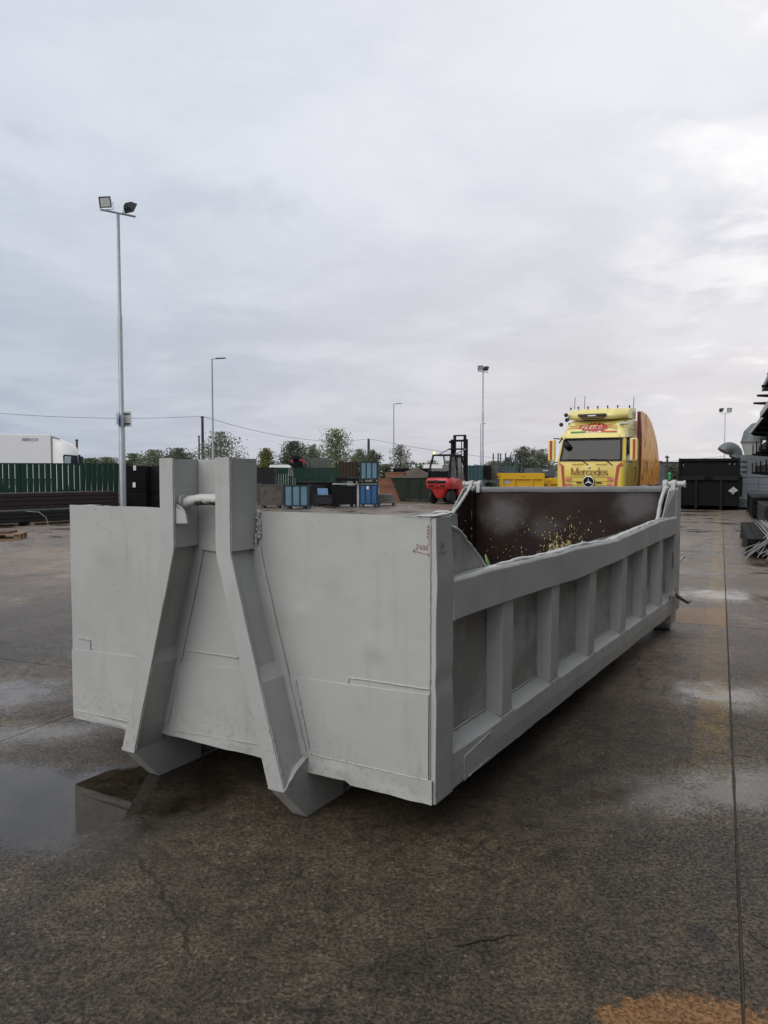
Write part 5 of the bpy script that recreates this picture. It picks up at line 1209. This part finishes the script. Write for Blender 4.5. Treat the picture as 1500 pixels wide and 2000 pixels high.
# door, dark red edge, fairing
MB().sheet(lambda s, q: (1.256, .30 + s * .02, .9 + q * 1.15), 1, 1).build('door_gap', STEEL_DARK, TK); MB().sheet(lambda s, q: (1.256, 1.15 + s * .02, .9 + q * 1.15), 1, 1).build('door_gap', STEEL_DARK, TK)
b = MB(); letter_strokes(b, [arcp(.75 + .9, 1.62, .18, .2, 110, -70, 8) + [(1.60, 1.32)]], .05, lambda y, z, e: (1.258 + e, y, z)); b.build('door_motif', INKB, TK)
MB().box(1.16, 1.275, 2.28, 2.42, .9, 3.95).build('fairing_edge', DRED, TK, .02)
fa = R(10)
def fair(s, q, th=0.):
    L = 1.85; top = lerp_tab([(0, 3.98), (.3, 3.88), (.55, 3.62), (.75, 3.25), (.9, 2.85), (1., 2.40)], s) ; z = 1.14 + q * (top - 1.14) + (.12 * (1 - q) * (1 - s) * 0)
    y = s * L; return (1.27 + y * math.sin(fa) - th + .05 * math.sin(math.pi * q), 2.42 + y * math.cos(fa), z)
fo = MB().sheet(lambda s, q: fair(s, q), 16, 12); fo.sheet(lambda s, q: fair(1 - s, q, .05), 16, 12); fo.build('side_fairing', ART, TK)
fo = MB().sheet(lambda s, q: (-fair(s, q)[0], *fair(s, q)[1:]), 16, 12).build('side_fairing', ART, TK)
MB().box(-1.1, 1.1, 2.5, 2.56, 1.1, 3.6).build('rear_wall', TY, TK)
# bumper, chassis, wheels
MB().rings([cab_ring(z) for z in (.28, .4, .548)], True, True).build('bumper', TY, TK)
for sx in (-1, 1): MB().box(sx * .85 - .2, sx * .85 + .2, -.09, -.03, .62, .82).build('headlamp', REFL, TK, .03)
MB().box(-.45, .45, 2.2, 6.6, .75, 1.0).build('chassis', STEEL_BLACK, TK)
MB().box(-.5, .5, 4.6, 5.6, 1.0, 1.16).build('fifth_wheel', STEEL_DARK, TK, .02); MB().box(1.0, 1.25, 2.75, 4.3, .5, 1.1).build('fuel_tank', GALV, TK, .06); MB().box(.5, 1.25, 4.5, 6.0, 1.08, 1.13).build('mudguard', STEEL_BLACK, TK)
for x in (-1.22, .92):
    for y in (1.3, 5.2):
        wh = MB().lathe((x, y, .5), 0, [(0, .28), (.02, .49), (.28, .5), (.30, .28)], 28).build('tyre', RUBBER, TK); MB().lathe((x + (.28 if x > 0 else 0), y, .5), 0, [(0, .27), (.02, .12)], 20).build('rim', GALV, wh)

# ------------------------------------------------------------------ dark hook-lift container on the right, aligned with the slab joints
DKC = mat('charcoal_container', (.006, .007, .0075), .6, col2=(.011, .0125, .013), nscale=1.2, rust=(.016, .013, .011), rust_amt=.02, spec=.14)
DKL = mat('charcoal_beam', (.015, .017, .017), .6, col2=(.012, .0135, .0135), nscale=2, spec=.15)
q = gp(1383, 996)
dc = thing('dark_container', 'tall charcoal hook-lift container with a white diamond placard on the right', 'container', (q.x, q.y, 0), -GA)
W2, H2 = 1.235, 2.24
MB().box(-W2, W2, .06, .10, .22, H2 - .02).build('end_wall', DKC, dc)
for sx in (-1, 1):
    MB().box(min(sx * W2, sx * (W2 - .09)), max(sx * W2, sx * (W2 - .09)), -.02, .12, .18, H2).build('corner_post', DKC, dc, .01)
    MB().box(min(sx * W2, sx * (W2 - .05)), max(sx * W2, sx * (W2 - .05)), .121, 6., .22, H2 - .02).build('side_wall', DKC, dc)
    MB().box(sx * .50 - .045, sx * .50 + .045, -.06, .059, .0, 1.28).build('runner_beam', DKL, dc, .006)
    MB().box(sx * .50 - .05, sx * .50 + .05, .06, 5.9, .0, .17).build('skid', STEEL_BLACK, dc)
MB().box(-W2 + .09, W2 - .09, -.03, .059, H2 - .13, H2 - .01).build('top_rail', DKC, dc, .01)
MB().box(-W2 + .09, -.16, -.05, .059, 1.285, 1.47).build('cross_beam', DKL, dc, .01); MB().box(.16, W2 - .09, -.05, .059, 1.285, 1.47).build('cross_beam', DKL, dc, .01); MB().box(-.159, .159, -.01, .059, 1.30, 1.45).build('hook_recess', STEEL_BLACK, dc)
MB().box(-W2 + .09, W2 - .09, -.02, .059, .18, .30).build('bottom_rail', DKC, dc, .01)
MB().box(-W2 + .06, W2 - .06, .101, 6., .18, .22).build('floor', DKC, dc)
for k in range(8): MB().box(-W2 + .05, W2 - .05, .9 + k * .68, .98 + k * .68, .015, .179).build('floor_bearer', STEEL_BLACK, dc)
MB().box(-W2, W2, 6.001, 6.05, .18, H2).build('rear_wall', DKC, dc)
PLC = mat('placard_grey_white', (.40, .41, .41), .5)
MB().prism([(.78, .84), (.98, 1.02), (1.17, .86), (1.06, .78), (.88, .77)], 1, -.040, -.035).build('placard', PLC, dc); MB().prism([(.90, .752), (1.04, .758), (.97, .68)], 1, -.040, -.035).build('placard', PLC, dc)
for x, z in ((-1.05, 1.90), (.80, 1.95), (1.0, 1.95)): MB().box(x, x + .025, .045, .059, z, z + .07).build('chip', SIGNBK, dc)

# ------------------------------------------------------------------ galvanised ducts behind it
DUCT = mat('dull_galvanised', (.13, .15, .155), .48, .25, col2=(.095, .11, .115), nscale=2)
DUCT2 = mat('duct_pale', (.36, .36, .34), .6, col2=(.30, .30, .285), nscale=2)
Yd = 41.; sc = Yd / FOC
def bend(b, c, r, Rc, a0, a1, n=8, m_=16):
    rs = []
    for i in range(n + 1):
        a = R(a0 + (a1 - a0) * i / n); o = Vector((math.cos(a), 0, math.sin(a)))
        rs.append([c + o * (Rc + r * math.cos(2 * math.pi * k / m_)) + Vector((0, r * math.sin(2 * math.pi * k / m_), 0)) for k in range(m_)])
    return b.rings(rs, True, False)
c0 = at(1489, 862, Yd)
dt = thing('ventilation_duct', 'large grey sheet-metal duct elbow on a pale tapered collar behind the rack', 'duct', (c0.x, Yd, 0), 0, 'ventilation ducts')
O = Vector((0, 0, c0.z))
bend(MB(), O, .52, .56, 180, 90, 3, 20).build('elbow', DUCT, dt)
MB().tube([O + Vector((0.002, 0, .56)), O + Vector((2.2, 0, .56))], .52, 20).build('horizontal_duct', DUCT, dt)
MB().tube([O + Vector((-.56, 0, -.08)), O + Vector((-.56, 0, -.005))], .55, 24).build('flange', DUCT, dt)
MB().tube([O + Vector((-.54, 0, -.70)), O + Vector((-.56, 0, -.081))], [.34, .50], 24).build('tapered_collar', DUCT2, dt)
MB().box(-.95, .35, -.45, .5, 0, c0.z - .701).build('plenum_box', DUCT, dt, .01)
for k in range(6): MB().box(-1.22, -.96, -.40, .3, .9 + k * .26, 1.06 + k * .26).build('louvre', DUCT, dt)
c1 = at(1424, 889, Yd + 2)
d2 = thing('ventilation_duct', 'open gored duct elbow standing above the charcoal container', 'duct', (c1.x, Yd + 2, 0), 0, 'ventilation ducts')
O1 = Vector((0, 0, c1.z)); sgm = [148, 108, 62, 30, 2, -30]
for a0, a1 in zip(sgm, sgm[1:]): bend(MB(), O1, .345, .375, a0, a1, 2 if a0 < 100 else 4, 18).build('gore', DUCT, d2)
MB().tube([O1 + Vector((.33, 0, -.20)), O1 + Vector((.33, 0, -c1.z))], .33, 18).build('riser', DUCT, d2)
gw = thing('grey_bin_wall', 'pale grey panelled steel bin behind the rack beside the ducts', 'bin', (at(1480, 945, 37.).x, 37., 0), 0)
GRYB = mat('pale_grey_steel', (.17, .19, .205), .55)
for i in range(3):
    for j in range(2): MB().box(-.72 + i * .78, .04 + i * .78, 0, 1.2, .72 + j * .34, 1.05 + j * .34).build('panel', GRYB, gw, .01)
MB().box(-.78, 1.66, -.03, 1.25, 1.41, 1.52).build('top_rail', GRYB, gw); MB().box(-.72, 1.6, .02, 1.2, 0, .719).build('base', GRYB, gw)

# ------------------------------------------------------------------ cantilever rack and stock along the right edge (local x across the joints, y along them)
def gridpt(off, alo): v = GN * off + GD * alo; return (v.x, v.y, 0)
ALUE = mat('pale_edge', (.36, .37, .37), .5)
rk = thing('cantilever_rack', 'tall black cantilever rack at the right edge', 'rack', gridpt(2.35, 21.), -GA)
for k in range(5):
    MB().box(-.10, .10, k * 3.4 - .09, k * 3.4 + .09, 0, 5.6).build('upright', STEEL_BLACK, rk); MB().box(-1.15, .3, k * 3.4 - .1, k * 3.4 + .1, 0, .12).build('base_foot', STEEL_BLACK, rk)
    for z in (1.52, 2.26, 3.05, 4.3): MB().hexa([(-1.2, k * 3.4 - .05, z + .05), (-.1, k * 3.4 - .05, z - .06), (-.1, k * 3.4 + .05, z - .06), (-1.2, k * 3.4 + .05, z + .05), (-1.2, k * 3.4 - .05, z + .12), (-.1, k * 3.4 - .05, z + .12), (-.1, k * 3.4 + .05, z + .12), (-1.2, k * 3.4 + .05, z + .12)]).build('arm', STEEL_BLACK, rk)
for k in range(2): MB().box(-.03, .03, k * 6.8 + .09, k * 6.8 + 3.31, 2.4, 2.46).build('tie', STEEL_BLACK, rk)
def sheetpack(label, off, a0, a1, z, w_, h_, top, edge):
    t = thing('sheet_pack', label, 'sheet pack', gridpt(off, a0), -GA, 'packs on the cantilever rack'); t.location.z = z
    MB().box(.02, w_, .02, a1 - a0, 0, h_).build('sheets', top, t); MB().box(0, .0195, 0, a1 - a0, -.015, h_ + .01).build('edge_strip', edge, t)
    return t
sheetpack('long pack of dark sheets with a pale edge on the upper rack arms', 1.06, 24.6, 35., 3.172, 1.25, .10, STEEL_BLACK, ALUE)
sheetpack('nearer pack of dark sheets with a pale edge on the upper rack arms', .98, 19.5, 24.3, 3.172, 1.3, .13, STEEL_BLACK, ALUE)
sheetpack('grey sheet pack on the highest rack arms', 1.25, 20., 30., 4.421, 1.0, .14, DUCT, DUCT)
def bars(label, off, a0, a1, z, n, s, m_, jitter=.25):
    t = thing('bar_bundle', label, 'steel bundle', gridpt(off, a0), -GA, 'bar bundles on the rack'); t.location.z = z; L = a1 - a0
    for r_ in range(2):
        for c_ in range(n): MB().box(c_ * s, c_ * s + s * .9, rng.uniform(0, jitter), L - rng.uniform(0, jitter), r_ * s, r_ * s + s * .9).build('bar', m_, t)
    return t
bars('dark bundle of bars on the second rack arms', 1.32, 20.5, 33.5, 2.382, 7, .13, STEEL_BLACK)
bars('dark bundle of bars on the lowest rack arms', 1.22, 20.5, 33.5, 1.642, 8, .12, STEEL_BLACK)
for lab, z, a in (('lowest', 1.52, 0), ('second', 2.26, 0)):
    for k in range(5): MB().box(-1.19, -1.15, k * 3.4 - .02, k * 3.4 + .02, z + .12, z + .48).build('stop_peg', STEEL_BLACK, rk)
# stock on the ground
def stock(label, off, a0, a1, rows, cols, s, m_, z=0., name='beam_stack', ch=None):
    t = thing(name, label, 'steel bundle', gridpt(off, a0), -GA, 'steel stock on the ground at the right'); t.location.z = z
    me = MB().box(0, s * .96, 0, a1 - a0, 0, (ch or s) * .95).mesh('beam', m_, .008, 1)
    for r_ in range(rows):
        for c_ in range(cols): link('beam', me, t, (c_ * s, rng.uniform(0, .12), .1 + r_ * (ch or s)))
    for y in (.4, (a1 - a0) / 2, a1 - a0 - .4): MB().box(-.02, cols * s + .02, y, y + .1, 0, .098).build('bearer', mat('wet_dark_timber', (.035, .028, .022), .8), t)
    return t
stock('black box beams stacked beyond the nearer bundles at the right edge', 1.05, 30.2, 36., 3, 4, .22, STEEL_BLACK)
stock('dark beams with pale wrapped tops beside the charcoal container', .55, 37.5, 43., 2, 5, .2, DUCT)
stock('weathered grey boards stacked high behind the dark angle bundle', 1.75, 27.6, 33., 7, 3, .24, mat('grey_board', (.075, .075, .07), .75), ch=.12)
stock('dark angle beams half hidden at the right edge', 1.20, 25.2, 29.8, 4, 3, .2, STEEL_DARK, ch=.14)
stock('low black beams under the grey rods at the right edge', .50, 16.4, 21.8, 3, 6, .17, STEEL_BLACK, ch=.095)
t = thing('rod_bundle', 'fanned bundle of thin pale grey rods lying over the low black beams', 'rods', gridpt(.75, 16.0), -GA); t.location.z = 0.
ROD = mat('pale_rod', (.33, .33, .32), .5, .3); r5 = random.Random(9)
for k in range(42):
    x0 = r5.uniform(.05, .75); y0 = r5.uniform(-.35, .35); x1 = .35 + (x0 - .35) * r5.uniform(.5, 1.1) + r5.uniform(-.05, .1); z1 = .40 + r5.uniform(0, .09)
    MB().tube([(x0 - .25 + r5.uniform(-.25, .1), y0, max(.015, .05 + r5.uniform(-.04, .14))), (x0, y0 + .55, .36 + r5.uniform(0, .05)), (x1, y0 + 1.4, z1), (x1 + r5.uniform(-.05, .05), 5.2, z1)], .0095, 5).build('rod', ROD, t)

# unseen hall-shaped blocker, added right of the yard to shade the container's side
CLAD = mat('shade_hall_cladding', (.105, .11, .115), .6, col2=(.085, .09, .095), nscale=.6)
hl = thing('added_shade_hall', 'added unseen hall-shaped blocker shading the grey container from the right of the yard', 'building', gridpt(6.6, -16.), -GA)
cm = MB().box(0, .06, .02, 2.98, .6, 8.4).mesh('cladding_panel', CLAD)
for k in range(13): link('cladding_panel', cm, hl, (0, k * 3., 0))
MB().box(.061, 12., 0, 39., .0, 8.3).build('wall', CLAD, hl); MB().box(-.03, .06, 0, 39., .0, .599).build('plinth', mat('plinth_concrete', (.13, .125, .12), .8), hl)
MB().box(-.25, 12.2, -.2, 39.2, 8.401, 8.75).build('roof', STEEL_DARK, hl)
for k in (2, 7, 11):
    d_ = MB().box(-.05, -.031, k * 3. + .2, k * 3. + 4.2, .02, 4.6).build('door', mat('shade_hall_door', (.09, .12, .14), .5), hl)
    for j in range(1, 6): MB().box(-.065, -.051, k * 3. + .22, k * 3. + 4.18, j * .75, j * .75 + .05).build('seam', STEEL_DARK, d_)

# small building, block and bush at the end of the yard
hb_ = thing('far_building', 'dark flat-roofed building block left of the charcoal container', 'building', (at(1319, 915, 85.).x, 85., 0), 0)
MB().box(-.75, 1.6, 0, 4, 0, 2.6).build('wall', mat('grey_wall', (.075, .077, .08), .8), hb_); MB().box(-.8, 1.65, -.05, 4.05, 2.601, 2.72).build('roof', STEEL_DARK, hb_)
sh_ = thing('far_house', 'small far house with dark roof between the posts right of the lorry', 'house', (at(1292, 921, 120.).x, 120., 0), 0)
MB().box(-1.2, 1., 0, 4, 0, 2.4).build('wall', mat('pale_pink_wall', (.32, .24, .22), .8), sh_); MB().prism([(-1.4, 2.4), (-.1, 3.3), (1.2, 2.4)], 1, -.2, 4.2).build('roof', mat('dark_roof', (.05, .03, .03), .8), sh_); MB().box(-.6, -.1, -.03, -.001, 1., 1.7).build('window', WGLS, sh_)

# ------------------------------------------------------------------ trees
def leaf_mat(name, c1, c2):
    m = bpy.data.materials.new(name); m.use_nodes = True; t = NT(m.node_tree)
    o = t.n('ShaderNodeOutputMaterial'); P = t.n('ShaderNodeNewGeometry').outputs['Position']
    c = t.mix(t.ss(t.noise(P, 1.3, 3), .35, .65), c1, c2)
    d = t.n('ShaderNodeBsdfDiffuse'); t.put(d.inputs[0], c); tr = t.n('ShaderNodeBsdfTranslucent'); t.put(tr.inputs[0], c)
    x = t.n('ShaderNodeMixShader'); x.inputs[0].default_value = .3; t.put(x.inputs[1], d.outputs[0]); t.put(x.inputs[2], tr.outputs[0]); t.put(o.inputs[0], x.outputs[0]); return m
LV = {'grey': leaf_mat('leaf_grey_green', (.15, .165, .115), (.20, .22, .155)), 'green': leaf_mat('leaf_green', (.125, .16, .08), (.18, .22, .12)), 'yellow': leaf_mat('leaf_yellow_green', (.14, .14, .045), (.18, .18, .07)), 'dark': leaf_mat('leaf_dark', (.09, .105, .075), (.125, .145, .10)), 'pale': leaf_mat('leaf_pale', (.15, .16, .11), (.20, .21, .15))}
def tree(px, ytop, wpx, Y, kind, label, dens=1., seed=1, shape='round', low=.25, name='tree', group='trees behind the yard'):
    r_ = random.Random(seed); x = (px - 750) / FOC * Y; H = at(px, ytop, Y).z; rad = wpx / 2 / FOC * Y
    t = thing(name, label, 'tree', (x, Y, 0), 0, group)
    b = MB(); b.tube([(0, 0, 0), (.05 * rad, 0, H * .3), (-.04 * rad, .02, H * .6), (0, 0, H * .93)], [.035 * H * .6, .028 * H * .6, .017 * H * .6, .004 * H], 8)
    tips = []
    nb = 16
    for i in range(nb):
        f = low + (1 - low) * (i + .3) / nb; z0 = H * f * .82; a = i * 2.4 + r_.uniform(-.4, .4)
        env = {'round': math.sin(math.pi * min(1, max(.05, (f - low * .6) / (1.08 - low * .6)))) ** .7, 'cone': (1.02 - f) ** .8 + .12, 'tall': .75 * math.sin(math.pi * min(1, max(.08, (f - low * .7) / (1.1 - low * .7)))) ** .6}[shape]
        L = rad * env * r_.uniform(.75, 1.15); e = Vector((math.cos(a) * L, math.sin(a) * L, z0 + H * r_.uniform(.05, .16)))
        e.z = min(e.z, H * .97); s0 = Vector((0, 0, z0)); mid = s0.lerp(e, .5) + Vector((0, 0, -.02 * H))
        b.tube([s0, mid, e], [.011 * H * (1.1 - f), .007 * H * (1.1 - f), .002 * H], 5); tips += [(e, .9), (mid, .8), (s0.lerp(e, .8), 1.)]
    tips.append((Vector((0, 0, H * .95)), .6)); tips.append((Vector((0, 0, H * .88)), .9))
    b.build('trunk', BARK, t)
    b = MB(); ls = max(.09, .0016 * Y) * (1 if Y > 70 else 1.1); n_l = int(3900 * dens * min(1.6, max(.5, rad / 2)))
    for i in range(n_l):
        c_, k = r_.choice(tips); s_ = rad * .30 * k
        p_ = c_ + Vector((r_.gauss(0, s_), r_.gauss(0, s_), r_.gauss(0, s_ * .75)))
        if p_.z > H: p_.z = H - r_.random() * .2
        if p_.z < H * low * .55: continue
        u_ = Vector((r_.gauss(0, 1), r_.gauss(0, 1), r_.gauss(0, 1))).normalized(); w_ = u_.orthogonal().normalized(); s2 = ls * r_.uniform(.5, 1.15)
        b.add([p_ + u_ * s2, p_ + w_ * s2 * .5, p_ - u_ * s2, p_ - w_ * s2 * .5], [(0, 1, 2, 3)])
    b.build('crown', LV[kind], t)
    return t
TR = [(432, 843, 72, 72, 'grey', 'broad grey-green tree right of the tall utility pole', 1.3, 'round', .15), (352, 875, 62, 88, 'dark', 'low dark tree just left of the two utility poles', 1.3, 'round', .1), (302, 879, 66, 92, 'grey', 'spreading bush between the near mast and the hook arms', 1.2, 'round', .1),
      (262, 886, 44, 98, 'dark', 'small dark bush right of the near mast', 1.2, 'round', .1), (212, 893, 40, 105, 'grey', 'low pale bush left of the near mast', 1.2, 'round', .1), (180, 895, 42, 108, 'dark', 'low bush right of the white lorry cab', 1.2, 'round', .1),
      (521, 875, 38, 100, 'yellow', 'yellowish tree right of the hook arms', 1.3, 'cone', .1), (574, 862, 52, 100, 'dark', 'dark rounded tree behind the red crane', 1.5, 'round', .15), (612, 868, 40, 106, 'grey', 'slim grey-green tree behind the crane truck', 1.1, 'tall', .15),
      (657, 837, 72, 82, 'green', 'tallest loose green tree behind the brown crate', 1.0, 'cone', .2), (703, 877, 34, 112, 'grey', 'small tree just left of the distant utility pole', 1.0, 'round', .15), (728, 879, 30, 116, 'dark', 'small dark tree right of the distant utility pole', 1.1, 'round', .15),
      (782, 866, 44, 90, 'pale', 'sparse pale birch behind the orange boxes', .55, 'tall', .2), (754, 906, 22, 96, 'dark', 'tiny bush left of the sparse birch', 1., 'cone', .1), (846, 898, 24, 110, 'grey', 'small tree left behind the forklift cab', 1., 'round', .1),
      (1022, 872, 46, 95, 'dark', 'dark tree left of the lorry behind the post pallets', 1.4, 'round', .1), (1058, 877, 46, 98, 'grey', 'grey-green tree behind the lorry mirror', 1.2, 'round', .1), (968, 900, 34, 120, 'grey', 'low bush behind the teal crates', .8, 'round', .1), (993, 893, 30, 118, 'dark', 'sparse dark bush between the post pallets', .7, 'round', .1), (1312, 905, 26, 82, 'dark', 'small dark bush beside the far dark building', 1.2, 'round', .05)]
for i, (px, yt, wp, Y, kd, lab, de, shp, lw) in enumerate(TR): tree(px, yt, wp, Y, kd, lab, de, 30 + i, shp, lw)
# far wood along the horizon, one mass
r7 = random.Random(77); b = MB()
for i in range(9000):
    X_ = r7.uniform(-330, 330); Y_ = 320 + r7.uniform(-6, 14); Hh = 4.2 + 2.0 * nz(X_ * .05, 1.) + 1.3 * nz(X_ * .2, 4.)
    z = r7.random() ** .8 * Hh; s2 = r7.uniform(.5, 1.1); u_ = Vector((r7.gauss(0, 1), r7.gauss(0, 1), r7.gauss(0, 1))).normalized(); w_ = u_.orthogonal().normalized(); p_ = Vector((X_, Y_, z))
    b.add([p_ + u_ * s2, p_ + w_ * s2 * .6, p_ - u_ * s2, p_ - w_ * s2 * .6], [(0, 1, 2, 3)])
fw = b.build('distant_wood', LV['dark']); tag(fw, 'faint distant line of woodland along the horizon', 'wood', None, 'stuff')
